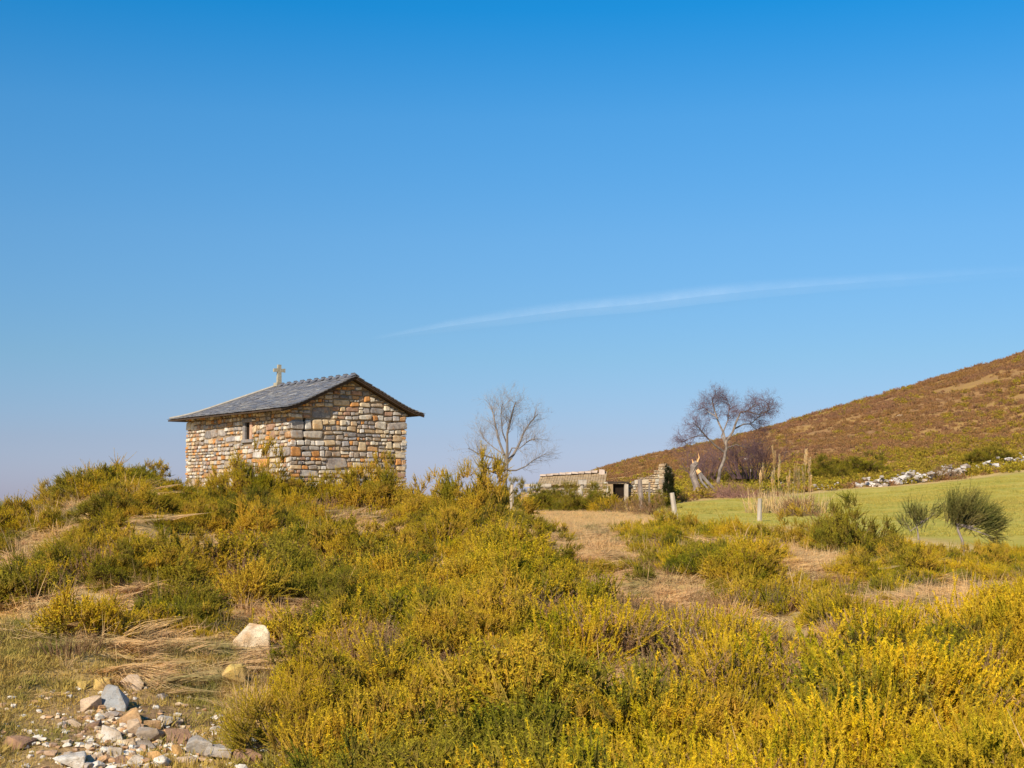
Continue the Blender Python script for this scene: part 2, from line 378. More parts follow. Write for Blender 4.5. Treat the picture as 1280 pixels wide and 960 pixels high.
M['r_brown'] = rock_mat('rock_brown', (.36, .21, .13), (.27, .17, .12))
M['r_pale'] = rock_mat('rock_pale', (.72, .60, .42), (.60, .36, .18))

# ---------------------------------------------------------------- ground cover masks (in photo pixels of the ground point)
def blob(px, py, cx, cy, rx, ry, soft=.35):
    d = np.sqrt(((px - cx) / rx) ** 2 + ((py - cy) / ry) ** 2)
    return np.clip((1 + soft - d) / (2 * soft), 0, 1)
def poly_mask(px, py, P):
    ins = np.zeros(px.shape, bool); j = len(P) - 1
    for i in range(len(P)):
        xi, yi = P[i]; xj, yj = P[j]
        c = ((yi > py) != (yj > py)) & (px < (xj - xi) * (py - yi) / (yj - yi + 1e-9) + xi); ins ^= c; j = i
    return ins.astype(float)
STRAW = [(830, 748, 70, 16), (120, 745, 70, 14), (705, 650, 90, 22), (745, 692, 55, 30), (795, 744, 90, 20), (60, 765, 90, 16), (170, 796, 60, 12), (1010, 706, 60, 16), (1000, 690, 70, 14), (1190, 752, 95, 26), (1180, 790, 60, 18),
         (345, 770, 75, 40), (790, 838, 60, 20), (620, 880, 40, 16), (430, 655, 60, 12), (700, 640, 110, 12), (560, 720, 50, 16), (250, 730, 30, 14), (500, 915, 40, 12)]
BROWN = [(60, 710, 70, 30), (150, 690, 50, 18), (300, 725, 60, 20), (830, 770, 70, 16), (900, 775, 60, 12), (745, 905, 40, 20), (420, 830, 40, 25), (560, 780, 50, 14), (660, 800, 40, 14), (1050, 800, 50, 12), (1230, 745, 40, 10), (500, 830, 60, 25),
         (560, 845, 50, 22), (700, 690, 40, 14), (930, 690, 60, 12), (110, 640, 40, 12), (320, 700, 40, 14), (800, 800, 40, 20), (990, 850, 30, 20), (1180, 850, 40, 20)]
TSTRAW = [(235, 838, 85, 30), (330, 905, 55, 45), (300, 880, 60, 22)]
TURF_POLY = [(-300, 770), (40, 775), (130, 815), (250, 812), (330, 800), (400, 790), (345, 850), (330, 900), (385, 970), (400, 1300), (-500, 1300)]
def cover(x, y):
    x = np.asarray(x, float); y = np.asarray(y, float); z = ground(x, y); px, py = project(x, y, z); r = np.hypot(x, y)
    wob = 26 * fbm(x, y, 1.1, 3, 77); wob2 = 18 * fbm(x, y, .9, 3, 78); qx = px + wob; qy = py + wob2
    straw = np.zeros(x.shape); brown = np.zeros(x.shape)
    for b in STRAW: straw = np.maximum(straw, blob(qx, qy - 8, b[0], b[1], b[2] * 1.12, b[3] + 7))
    for b in TSTRAW: straw = np.maximum(straw, .85 * blob(qx, qy, *b))
    for b in BROWN: brown = np.maximum(brown, blob(qx, qy, *b))
    nearm = (r < 32)
    turf = poly_mask(qx, qy, TURF_POLY) * (r < 16)
    turf = np.where((y < 0) & (r < 60), 1, turf)
    stony = blob(qx, qy, 190, 925, 150, 60, .5) * (r < 13)
    # meadow: the field behind the gorse line, up to the stone wall
    edge_near = 44 + 4 * fbm(x, y, 12, 3, 5) - np.clip((px - 1000) / 280, 0, 1) * 14
    edge_far = np.interp(px, [800, 860, 960, 1060, 1280, 1800], [70, 88, 92, 108, 122, 135]) + 5 * fbm(x, y, 9, 3, 6)
    side = np.clip((px - 815 - (60 * fbm(x, y, 6, 2, 8))) / 30, 0, 1)
    meadow = np.clip((r - edge_near) / 3, 0, 1) * np.clip((edge_far - r) / 3, 0, 1) * side * (y > 0)
    hill = np.clip((r - edge_far) / 12, 0, 1) * (r > 60)
    hill = np.where(px < 800, np.clip((r - 95) / 25, 0, 1), hill)
    hill = np.where(y < 0, np.clip((r - 90) / 30, 0, 1), hill)
    midstraw = np.clip((r - 24) / 6, 0, 1) * (1 - meadow) * (1 - hill)
    return dict(px=px, py=py, z=z, r=r, straw=np.maximum(straw * nearm, midstraw), brown=brown * nearm, turf=turf, stony=stony, meadow=meadow, hill=hill)

# ---------------------------------------------------------------- ground sheet
azs = np.concatenate([np.arange(-180, -30, 3.0), np.arange(-30, 30, 0.125), np.arange(30, 180, 3.0)])
rs = np.concatenate([np.geomspace(1.0, 5, 10)[:-1], np.geomspace(5, 560, 290), np.geomspace(600, 3400, 24)])
AA, RG = np.meshgrid(np.radians(azs), rs); gx = np.sin(AA) * RG; gy = np.cos(AA) * RG
cv = cover(gx.ravel(), gy.ravel())
V = np.stack([gx.ravel(), gy.ravel(), cv['z']], 1); na = len(azs); nr = len(rs)
ii, jj = np.meshgrid(np.arange(nr - 1), np.arange(na), indexing='ij'); j2 = (jj + 1) % na
Q = np.stack([ii * na + jj, ii * na + j2, (ii + 1) * na + j2, (ii + 1) * na + jj], -1).reshape(-1, 4)[:, ::-1]
V = np.vstack([V, [[0, 0, gz(0, 0)]]]); cen = len(V) - 1
T = np.stack([np.full(na, cen), (np.arange(na) + 1) % na, np.arange(na)], 1)
ap = lambda a: np.append(a, 0)
gme = np_mesh('ground', V, [Q, T], M['ground'], dict(straw=ap(cv['straw']), earth=ap(np.maximum(cv['stony'] * .8, cv['brown'] * .3)), meadow=ap(cv['meadow']), hill=ap(cv['hill'])), smooth=True)
tag(link('ground', gme), kind='structure')
# far lowland seen through the air beyond the ridge
def far_disc():
    m, n, out = mat('far_lowland')
    surf(n, out, ramp(n, noise(n, .002, 5, .6, pos(n)), [(.3, (.20, .22, .22)), (.7, (.28, .28, .25))]), 1.0)
    a = np.radians(np.arange(0, 360, 6)); rr = np.array([3300, 9000, 25000, 45000.])
    zz = [-121, -140, -150, -160]
    v = [(math.sin(t) * r, math.cos(t) * r, z) for r, z in zip(rr, zz) for t in a]; k = len(a)
    q = [(i * k + j, (i + 1) * k + j, (i + 1) * k + (j + 1) % k, i * k + (j + 1) % k) for i in range(3) for j in range(k)]
    tag(link('lowland', np_mesh('lowland', v, [q], m)), kind='structure')
far_disc()

# ---------------------------------------------------------------- plant meshes
def unit(v): return v / np.maximum(np.linalg.norm(v, axis=-1, keepdims=True), 1e-9)
def shoots(base, d, ln, nn=50, nlen=.035, nw=.006, bend=.15, spread=.9, stemw=.006, t0=.12, seed=0, droop=0., tipbias=1.0):
    """many leafy shoots: stems with needles all round; returns verts, tris, tip attribute"""
    g = np.random.default_rng(seed); n = len(base); d = unit(d)
    a = unit(np.cross(d, g.normal(size=(n, 3)))); b = np.cross(d, a)
    bd = a * (g.uniform(-1, 1, (n, 1)) * bend) + np.array([0, 0, 1.]) * (bend * .5 - droop)
    def P(t): return base[:, None, :] + d[:, None, :] * (ln[:, None, None] * t[..., None]) + bd[:, None, :] * (ln[:, None, None] * (t ** 2)[..., None])
    t = t0 + (1 - t0) * np.sort(g.random((n, nn)), 1) ** .9
    p = P(t); dd = unit(d[:, None, :] + 2 * t[..., None] * bd[:, None, :])
    th = g.uniform(0, 2 * math.pi, (n, nn))[..., None]
    rad = a[:, None, :] * np.cos(th) + b[:, None, :] * np.sin(th)
    nd_ = unit(dd * (1 - spread * .55) + rad * spread + g.normal(size=(n, nn, 3)) * .18)
    l = (nlen * g.uniform(.6, 1.3, (n, nn)) * (1.1 - .45 * t))[..., None]
    sd_ = unit(np.cross(nd_, g.normal(size=(n, nn, 3)))) * (nw * .5)
    v = np.stack([p - sd_, p + sd_, p + nd_ * l], 2).reshape(-1, 3)
    tip = np.repeat(np.clip(t ** tipbias + g.uniform(-.15, .15, (n, nn)), 0, 1).ravel(), 3)
    f = np.arange(len(v)).reshape(-1, 3)
    # stems: two crossed tapering blades in three steps
    ts = np.array([[0, .5, 1.]]).repeat(n, 0); ps = P(ts); vs = []; fs = []; off = len(v)
    for ax in (a, b):
        wd = np.array([1, .7, .15]) * stemw
        q = np.stack([ps - ax[:, None, :] * wd[None, :, None], ps + ax[:, None, :] * wd[None, :, None]], 2).reshape(n, 6, 3)
        o = off + np.arange(n)[:, None] * 6
        for tri in ((0, 1, 3), (0, 3, 2), (2, 3, 5), (2, 5, 4)): fs.append(o + np.array(tri)[None, :])
        vs.append(q.reshape(-1, 3)); off += n * 6
    V_ = np.vstack([v] + vs); F_ = np.vstack([f] + fs)
    tp = np.concatenate([tip, np.tile(np.repeat([0., .15, .5], 2), 2 * n)])
    return V_, F_, tp
def dome_pts(n, g, rad, h, inner=.5, lump=.25):
    """roots and directions of shoots filling an uneven dome"""
    th = g.uniform(0, 2 * math.pi, n); u = g.random(n) ** .8
    ce = u; se = np.sqrt(1 - ce ** 2)
    k = 1 + lump * (np.sin(th * 2 + 1.3) * .6 + np.sin(th * 3 + u * 5) * .7 + np.sin(th * 5 + u * 9 + 2) * .5)
    s = (inner + (1 - inner) * g.random(n) ** .6 * .55)
    p = np.stack([np.cos(th) * se * rad * k * s, np.sin(th) * se * rad * k * s, ce * h * k * s], 1)
    d = np.stack([np.cos(th) * se * .8, np.sin(th) * se * .8, ce * .7 + .55], 1) + g.normal(size=(n, 3)) * .28
    return p, d
def bush_mesh(name, m, seed, rad=.8, h=.8, n=320, ln=(.22, .42), nn=52, **kw):
    g = np.random.default_rng(seed); p, d = dome_pts(n, g, rad, h)
    # gather the shoots in sprays
    c = g.integers(0, n, n // 8); idx = np.repeat(c, 8)[:n]; idx = np.concatenate([idx, g.integers(0, n, n - len(idx))])
    p2 = p[idx] + g.normal(size=(n, 3)) * .07; d2 = unit(unit(d[idx]) + g.normal(size=(n, 3)) * .35)
    p2[:, 2] = np.abs(p2[:, 2])
    v, f, t = shoots(p2, d2, g.uniform(*ln, n), nn, seed=seed + 5, **kw)
    return np_mesh(name, v, [f], M[m], dict(tip=t))
def branches_mesh(name, seed, rad, h, n=26, mk='twig_brown'):
    random.seed(seed); b = MB()
    for k in range(n):
        th = random.uniform(0, 6.28); u = random.uniform(.35, 1); r = rad * math.sqrt(1 - min(u, 1) ** 2 * .8) * random.uniform(.5, .85)
        e_ = Vector((math.cos(th) * r, math.sin(th) * r, h * u * random.uniform(.5, .85)))
        md = e_ * .5 + Vector((random.uniform(-.08, .08), random.uniform(-.08, .08), -.02))
        b.tube([(random.uniform(-.05, .05), random.uniform(-.05, .05), -.08), md, e_], [.016, .01, .004], 4)
    return b.mesh(name, M[mk])
def grass_mesh(name, m, seed, n=40, ln=(.15, .35), w_=.005, spread=.5, lay=0., rad=.1, cvec=None, sag=.5):
    g = np.random.default_rng(seed)
    th = g.uniform(0, 6.283, n); r = rad * np.sqrt(g.random(n))
    b = np.stack([np.cos(th) * r, np.sin(th) * r, np.full(n, -.02)], 1)
    ph = th + g.normal(size=n) * .6; sp_ = np.abs(g.normal(size=n)) * spread
    d = np.stack([np.cos(ph) * sp_ + lay, np.sin(ph) * sp_, np.ones(n) * (1 if lay < 1 else .35)], 1); d = unit(d)
    L_ = g.uniform(*ln, n)[:, None]; side = unit(np.cross(d, g.normal(size=(n, 3)))) * w_ * .5
    out_ = np.stack([d[:, 0], d[:, 1], np.zeros(n)], 1)
    p1 = b + d * L_ * .5; p2 = b + d * L_ + out_ * L_ * .2 - np.array([0, 0, 1]) * L_ * sag * (1 - d[:, 2:3])
    p2[:, 2] = np.maximum(p2[:, 2], .01)
    v = np.stack([b - side, b + side, p1 + side * .8, p1 - side * .8, p2], 1).reshape(-1, 3)
    o = np.arange(n)[:, None] * 5
    f = np.vstack([o + np.array([0, 1, 2]), o + np.array([0, 2, 3]), o + np.array([3, 2, 4])])
    t = np.tile([0, 0, .5, .5, 1.], n)
    return np_mesh(name, v, [f], M[m], dict(tip=t))
def src(name, meshes):
    col = bpy.data.collections.new(name)
    for k, me in enumerate(meshes):
        o = bpy.data.objects.new('%s_source_%02d' % (name, k), me); col.objects.link(o)
    return col
def sprays(seed, rad, h, ncl, per, ln=(.08, .14), nn=20, lump=.32, inner=.62, open_=.5, **kw):
    """dense cushion: tufts of short spiny shoots pointing outwards all over an uneven dome"""
    g = np.random.default_rng(seed); c, d = dome_pts(ncl, g, rad, h, inner, lump); d = unit(d)
    i = np.repeat(np.arange(ncl), per); n = len(i); sz = g.uniform(.75, 1.3, ncl)[i]
    p = c[i] + g.normal(size=(n, 3)) * .022 - d[i] * .03; p[:, 2] = np.maximum(p[:, 2], -.03)
    dd = unit(d[i] + g.normal(size=(n, 3)) * open_ + np.array([0, 0, .12]))
    return shoots(p, dd, g.uniform(*ln, n) * sz, nn, seed=seed + 1, bend=.22, spread=1.0, t0=.02, **kw)
def cushion(name, seed, m, rad, h, ncl, per, **kw):
    v, f, t = sprays(seed, rad, h, ncl, per, **kw)
    return np_mesh(name, v, [f], M[m], dict(tip=t))
def clump(seed, m, rad=.22, h=.12, n=34, ln=(.2, .42), nn=46, **kw):
    g = np.random.default_rng(seed); th = g.uniform(0, 6.283, n); r = rad * np.sqrt(g.random(n))
    p = np.stack([np.cos(th) * r, np.sin(th) * r, g.random(n) * h - .04], 1)
    o = r / rad
    d = np.stack([np.cos(th) * o * .7, np.sin(th) * o * .7, np.full(n, .95)], 1) + g.normal(size=(n, 3)) * .25
    v, f, t = shoots(p, d, g.uniform(*ln, n), nn, seed=seed + 3, **kw)
    return np_mesh('clump', v, [f], M[m], dict(tip=t))
def scatter(name, xy, z, rot, scl, idx, col, **tags):
    n = len(xy); me = bpy.data.meshes.new(name); me.vertices.add(n)
    me.vertices.foreach_set('co', np.column_stack([xy, z]).astype(np.float32).ravel())
    a = me.attributes.new('rot', 'FLOAT_VECTOR', 'POINT'); a.data.foreach_set('vector', np.asarray(rot, np.float32).ravel())
    a = me.attributes.new('scl', 'FLOAT', 'POINT'); a.data.foreach_set('value', np.asarray(scl, np.float32))
    a = me.attributes.new('idx', 'INT', 'POINT'); a.data.foreach_set('value', np.asarray(idx, np.int32))
    o = link(name, me); ng = bpy.data.node_groups.new(name + '_nodes', 'GeometryNodeTree')
    ng.interface.new_socket('Geometry', in_out='INPUT', socket_type='NodeSocketGeometry')
    ng.interface.new_socket('Geometry', in_out='OUTPUT', socket_type='NodeSocketGeometry')
    gi = ng.nodes.new('NodeGroupInput'); go = ng.nodes.new('NodeGroupOutput')
    ci = ng.nodes.new('GeometryNodeCollectionInfo'); ci.inputs[0].default_value = col; ci.inputs[1].default_value = True; ci.inputs[2].default_value = True
    ip = ng.nodes.new('GeometryNodeInstanceOnPoints'); ip.inputs['Pick Instance'].default_value = True
    def na_(nm, ty): q = ng.nodes.new('GeometryNodeInputNamedAttribute'); q.data_type = ty; q.inputs[0].default_value = nm; return q.outputs[0]
    er = ng.nodes.new('FunctionNodeEulerToRotation'); k = ng.links.new
    k(na_('rot', 'FLOAT_VECTOR'), er.inputs[0]); k(er.outputs[0], ip.inputs['Rotation'])
    k(na_('scl', 'FLOAT'), ip.inputs['Scale']); k(na_('idx', 'INT'), ip.inputs['Instance Index'])
    k(gi.outputs[0], ip.inputs['Points']); k(ci.outputs[0], ip.inputs['Instance']); k(ip.outputs[0], go.inputs[0])
    md = o.modifiers.new('scatter', 'NODES'); md.node_group = ng
    tag(o, kind='stuff', **tags); return o
def wedge(n, r0, r1, p0=-230, p1=1510, power=1.0):
    a = np.radians(rng.uniform(px2az(p0), px2az(p1), n)); r = np.sqrt(rng.uniform(r0 ** 2, r1 ** 2, n)) if power == 1 else r0 * (r1 / r0) ** rng.random(n)
    return np.column_stack([np.sin(a) * r, np.cos(a) * r])
def rots(n, tilt=.18, zr=None):
    z = rng.uniform(0, 6.283, n) if zr is None else zr
    return np.column_stack([rng.normal(size=n) * tilt, rng.normal(size=n) * tilt, z])

M['hillshrub'] = foliage_mat('hillshrub', (.30, .17, .08), (.39, .21, .08), (.47, .27, .075), (.36, .19, .12), patch=.8, pscale=.05)
M['hillgorse'] = foliage_mat('hillgorse', (.20, .14, .04), (.34, .27, .03), (.60, .46, .04), (.38, .24, .05), patch=.5, pscale=.1)

# ---------------------------------------------------------------- ground cover nobody could count
GN_ = dict(nlen=.022, nw=.0065)
HT_ = dict(nlen=.019, nw=.0055, spread=.7, bend=.10)
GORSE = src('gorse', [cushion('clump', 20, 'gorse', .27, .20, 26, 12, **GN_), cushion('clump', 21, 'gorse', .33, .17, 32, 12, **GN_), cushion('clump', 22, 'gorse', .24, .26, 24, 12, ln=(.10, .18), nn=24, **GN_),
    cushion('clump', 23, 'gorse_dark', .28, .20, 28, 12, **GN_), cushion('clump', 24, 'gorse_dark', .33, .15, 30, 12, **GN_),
    clump(25, 'heath', ln=(.13, .28), nn=110, n=34, rad=.2, **HT_), clump(26, 'heath', ln=(.12, .25), nn=100, n=36, rad=.2, **HT_), clump(27, 'heath', ln=(.15, .32), nn=120, n=26, rad=.18, **HT_),
    clump(28, 'heather', ln=(.05, .16), nn=26, nlen=.02, nw=.005, spread=1.0, rad=.3, n=80, bend=.5, h=.08), clump(29, 'heather', ln=(.07, .2), nn=28, nlen=.02, nw=.005, spread=1.0, rad=.26, n=70, bend=.5, h=.08)])
BIGC = src('cushion', [cushion('cushion', 40, 'gorse', .52, .46, 110, 13, nn=18, **GN_), cushion('cushion', 41, 'gorse', .62, .40, 130, 13, nn=18, **GN_), cushion('cushion', 42, 'gorse', .46, .50, 100, 13, nn=18, **GN_), cushion('cushion', 43, 'gorse_dark', .55, .42, 115, 13, nn=18, **GN_),
                      clump(44, 'heath', ln=(.22, .42), nn=120, n=90, rad=.36, h=.2, **HT_), clump(45, 'heath', ln=(.20, .38), nn=120, n=90, rad=.40, h=.2, **HT_)])
xy = wedge(3600, 6.2, 30); keep = []
for k, q in enumerate(xy):          # keep them apart so that gaps stay between the cushions
    if not keep or np.min(np.hypot(*(xy[keep] - q).T)) > .62: keep.append(k)
xy = xy[keep]; cvr = cover(xy[:, 0], xy[:, 1]); keep = rng.random(len(xy)) < (1 - cvr['straw']) * (1 - cvr['turf']) * (1 - cvr['stony']) * (1 - .6 * cvr['brown']) * .95 * np.where((cvr['px'] > 660) & (cvr['r'] > 12.5), .6, 1)
xy = xy[keep]; cvr = {k: v[keep] for k, v in cvr.items()}; n = len(xy)
hh = rng.random(n) < np.clip((cvr['px'] - 640) / 200, 0, 1) * np.clip((cvr['py'] - 760) / 60, .1, 1) * .9
idx = np.where(hh, rng.integers(4, 6, n), rng.choice([0, 1, 2, 3], n, p=[.27, .27, .2, .26]))
scatter('gorse_cushions', xy, cvr['z'] - .05, rots(n, .12), rng.uniform(.55, 1.15, n) * np.where(cvr['r'] > 12.5, .8, .95), idx, BIGC, label='rounded gorse and heath cushions crowding the near slope', cat='gorse')
xy = wedge(24000, 5.6, 31); cvr = cover(xy[:, 0], xy[:, 1])
pn = fbm(xy[:, 0], xy[:, 1], 1.6, 3, 55); pn2 = fbm(xy[:, 0], xy[:, 1], 1.7, 3, 66)
ps = fbm(xy[:, 0], xy[:, 1], .85, 2, 88)
p = (1 - .985 * cvr['straw']) * (1 - cvr['stony']) * (1 - .985 * cvr['turf']) * (1 - .40 * cvr['brown']) * np.clip(.85 + pn * 2.0, .10, 1) * np.clip(.80 + ps * 1.6, .2, 1)
keep = rng.random(len(xy)) < p
xy = xy[keep]; cvr = {k: v[keep] for k, v in cvr.items()}; pn = pn[keep]; pn2 = pn2[keep]; ps = ps[keep]; n = len(xy)
px, py = cvr['px'], cvr['py']
isheath = rng.random(n) < np.clip((px - 620) / 260, 0, 1) * np.clip((py - 740) / 60, .12, 1) * .85 + .12 + .5 * blob(px, py, 460, 640, 160, 40)
isbrown = rng.random(n) < np.clip(cvr['brown'] * .85 + .10 + (pn2 > .16) * .55, 0, .92)
isdark = rng.random(n) < .12 + .7 * (pn2 < -.18)
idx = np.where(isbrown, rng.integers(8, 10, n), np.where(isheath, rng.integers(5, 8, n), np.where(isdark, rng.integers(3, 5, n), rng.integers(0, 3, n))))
scl = rng.uniform(.75, 1.25, n) * np.interp(py, [700, 790, 900], [.72, .85, 1.0]) * np.where(px < 620, .9, 1) * np.clip(1 + pn * .6, .7, 1.25) * np.clip(.95 + ps * 2.2, .35, 1.5) * np.where((px > 650) & (py < 800), .78, 1) * np.where(isbrown, .9, 1) * np.where(px < 300, .8, 1)
for nm, sel, lab in (('gorse_cover', (idx < 5), 'low spiny olive green gorse covering the slope below the chapel'),
                     ('heath_cover', (idx > 4) & (idx < 8), 'soft upright yellow green heath shoots filling the lower right foreground'),
                     ('heather_cover', (idx > 7), 'dry brown heather twigs between the gorse patches')):
    scatter(nm, xy[sel], cvr['z'][sel], rots(sel.sum()), scl[sel], idx[sel], GORSE, label=lab, cat={'g': 'gorse', 'h': 'heath'}[nm[0]] if nm != "heather_cover" else 'heather')
# straw and turf grasses
GRASS = src('grass', [grass_mesh('straw_tuft', 'straw', 1, 60, (.06, .18), spread=.8), grass_mesh('straw_tuft', 'straw', 2, 50, (.10, .26), spread=.9, sag=.9), grass_mesh('straw_laid', 'straw', 3, 80, (.18, .4), spread=.6, lay=1.6, rad=.16, sag=.35),
                      grass_mesh('straw_laid', 'straw', 4, 80, (.15, .36), spread=.9, lay=1.2, rad=.18, sag=.6),
                      grass_mesh('turf_tuft', 'turf', 5, 60, (.03, .07), w_=.006, spread=1.2, rad=.13), grass_mesh('turf_tuft', 'turf', 6, 60, (.02, .06), w_=.006, spread=1.4, rad=.15), grass_mesh('turf_tuft', 'turf', 7, 50, (.03, .09), w_=.005, spread=1.2, rad=.12)])
xy = wedge(30000, 5.2, 30); cvr = cover(xy[:, 0], xy[:, 1]); g1 = np.maximum(cvr['straw'], .40 * cvr['brown'] + .14 + .12 * (cvr['r'] > 12)) * (1 - cvr['turf'] * .8 * (cvr['straw'] < .3)) * (1 - .9 * cvr['stony']) * (1 - .6 * cvr['stony'])
keep = rng.random(len(xy)) < g1
a_, z_ = xy[keep], cvr['z'][keep]; n = len(a_)
ang = 2.2 * fbm(a_[:, 0], a_[:, 1], 1.8, 2, 91) * 2 + rng.normal(size=n) * .5
scatter('dry_grass', a_, z_, rots(n, .12, ang), rng.uniform(.5, 1.15, n), rng.choice([0, 1, 2, 3], n, p=[.2, .1, .38, .32]), GRASS, label='dry straw coloured grass lying between the gorse and on the path', cat='grass')
xy = wedge(17000, 5.0, 15.5, -230, 520); cvr = cover(xy[:, 0], xy[:, 1])
keep = rng.random(len(xy)) < cvr['turf'] * (1 - .62 * cvr['stony']) * np.clip(.75 + 1.5 * fbm(xy[:, 0], xy[:, 1], .7, 3, 12), .15, 1)
a_, z_ = xy[keep], cvr['z'][keep]; n = len(a_)
scatter('short_turf', a_, z_, rots(n, .15), rng.uniform(.6, 1.3, n), rng.integers(4, 7, n), GRASS, label='short green and tan turf around the scattered stones at lower left', cat='grass')
# path grass beyond the crest, reaching the ruin
xy = wedge(9000, 26, 92, 560, 1000, 0); cvr = cover(xy[:, 0], xy[:, 1]); keep = rng.random(len(xy)) < cvr['straw'] * .8
a_, z_ = xy[keep], cvr['z'][keep]; n = len(a_)
scatter('path_grass', a_, z_, rots(n, .1), rng.uniform(.35, .9, n), rng.integers(0, 2, n), GRASS, label='cropped dry grass on the level ground in front of the ruin', cat='grass')
xy = wedge(16000, 40, 135, 790, 1560, 0); cvr = cover(xy[:, 0], xy[:, 1]); keep = rng.random(len(xy)) < cvr['meadow'] * np.clip(.5 + 2 * fbm(xy[:, 0], xy[:, 1], 5, 3, 14), .08, 1)
a_, z_ = xy[keep], cvr['z'][keep]; n = len(a_)
M['sward'] = foliage_mat('sward', (.38, .31, .06), (.42, .37, .07), (.56, .45, .12), (.52, .38, .11), patch=.6, pscale=.12)
SW = src('sward', [grass_mesh('sward', 'sward', 90 + k, 34, (.05, .16), w_=.012, spread=1.1, rad=.35) for k in range(3)])
scatter('field_grass', a_, z_, rots(n, .05), rng.uniform(.6, 1.2, n), rng.integers(0, 3, n), SW, label='grazed yellow green grass of the field below the hill', cat='grass')
# pale long stems standing out of the gorse
STEM = src('stems', [grass_mesh('stems', 'straw', 30 + k, 5, (.25, .6), w_=.009, spread=.9, sag=.5, rad=.12) for k in range(3)])
xy = wedge(900, 6.5, 26); cvr = cover(xy[:, 0], xy[:, 1]); keep = rng.random(len(xy)) < (1 - cvr['turf']) * (.07 + .9 * blob(cvr['px'], cvr['py'], 780, 830, 110, 50) + .5 * blob(cvr['px'], cvr['py'], 60, 720, 90, 60))
a_, z_ = xy[keep], cvr['z'][keep]; n = len(a_)
scatter('dead_stems', a_, z_ + .05, rots(n, .35), rng.uniform(.5, 1, n), rng.integers(0, 3, n), STEM, label='bleached dead stems sticking out of the gorse', cat='grass')
for (x_, y_, le, an, lab) in [(835, 828, .34, .15, 'pale crooked stick lying on the straw right of centre'), (605, 862, .30, -.6, 'short bleached stick in the gorse near the white stones')]:
    q = hit(x_, y_, 6, 40); g = random.Random(x_); b = MB(); P = [Vector((0, 0, .0))]; d = Vector((math.cos(an), .3, .30 + .5 * (an > 1))).normalized()
    for k in range(5): d = (d + Vector((g.gauss(0, .18), g.gauss(0, .18), g.gauss(0, .14)))).normalized(); P.append(P[-1] + d * le / 5)
    b.tube(P, [.009, .009, .008, .006, .005, .003], 6)
    for k in (2, 3): b.tube([P[k], P[k] + Vector((g.gauss(0, .06), g.gauss(0, .05), .08)), P[k] + Vector((g.gauss(0, .12), g.gauss(0, .1), .15))], [.005, .003, .0015], 5)
    tag(link('dead_branch', b.mesh('dead_branch', M['post']), None, (q.x, q.y, q.z + .10)), lab, 'branch')
# shrubs of the hillside and of the rough ground behind the field
def lowpoly_shrub(seed, m, rad=.8, h=.6, n=46):
    g = np.random.default_rng(seed); p, d = dome_pts(n, g, rad, h, .6, .35)
    v, f, t = shoots(p, d, g.uniform(.18, .4, n), 5, nlen=.22, nw=.10, spread=.9, stemw=.02, seed=seed)
    return np_mesh('shrub', v, [f], M[m], dict(tip=t))
HILL = src('hill', [lowpoly_shrub(60 + k, 'hillshrub') for k in range(4)] + [lowpoly_shrub(70 + k, 'hillgorse') for k in range(3)])
xy = wedge(42000, 62, 640, 640, 1560, 0); cvr = cover(xy[:, 0], xy[:, 1]); r = cvr['r']
keep = rng.random(len(xy)) < cvr['hill'] * (fbm(xy[:, 0], xy[:, 1], 12, 3, 41) > -.32); a_ = xy[keep]; z_ = cvr['z'][keep]; r = r[keep]; px = cvr['px'][keep]; n = len(a_)
zone = np.interp(px, [700, 900, 1060, 1280], [125, 140, 158, 178]) + 16 * fbm(a_[:, 0], a_[:, 1], 14, 3, 42)
yel = rng.random(n) < np.where(r < zone, .6, .02 + .10 * (fbm(a_[:, 0], a_[:, 1], 30, 3, 47) > .12))
scatter('hill_heath', a_, z_ - .1, rots(n, .2), rng.uniform(.5, 1.15, n) * np.where(yel, 1.15, .9) * np.clip(r / 260, .75, 1.25), np.where(yel, rng.integers(4, 7, n), rng.integers(0, 4, n)), HILL, label='reddish brown heath and yellow gorse clothing the hillside on the right', cat='heath')

# ---------------------------------------------------------------- the stone chapel
DEP = 46.0
CC = Vector((-.1632 * DEP, DEP, 0)); G = Vector((.793, .609, 0)).normalized(); LL = Vector((-G.y, G.x, 0))
W_, LEN = 4.69, 8.4
ridge_z, flare_q, flare_z, tip_q, tip_z = 5.79, 2.2, 4.745, 2.885, 4.56
RT = 5.35; TIP_T = 8.9; FRONT = -.35; HQ = W_ / 2
chapel = empty('stone_chapel', (CC.x, CC.y, 1.3), math.atan2(G.y, G.x))     # local x along the gable, local y along the long wall
tag(chapel, 'small stone chapel with slate roof and cross behind the gorse', 'chapel')
BZ = 1.3
def prof(q):
    q = abs(q)
    if q <= flare_q - .35: return ridge_z + (flare_z - ridge_z) * q / flare_q
    # smooth bend into the flatter eave
    q0 = flare_q - .35; z0 = ridge_z + (flare_z - ridge_z) * q0 / flare_q; s0 = (flare_z - ridge_z) / flare_q
    u = (q - q0) / (tip_q - q0); L_ = tip_q - q0
    return z0 + s0 * L_ * u + (tip_z - z0 - s0 * L_) * u * u
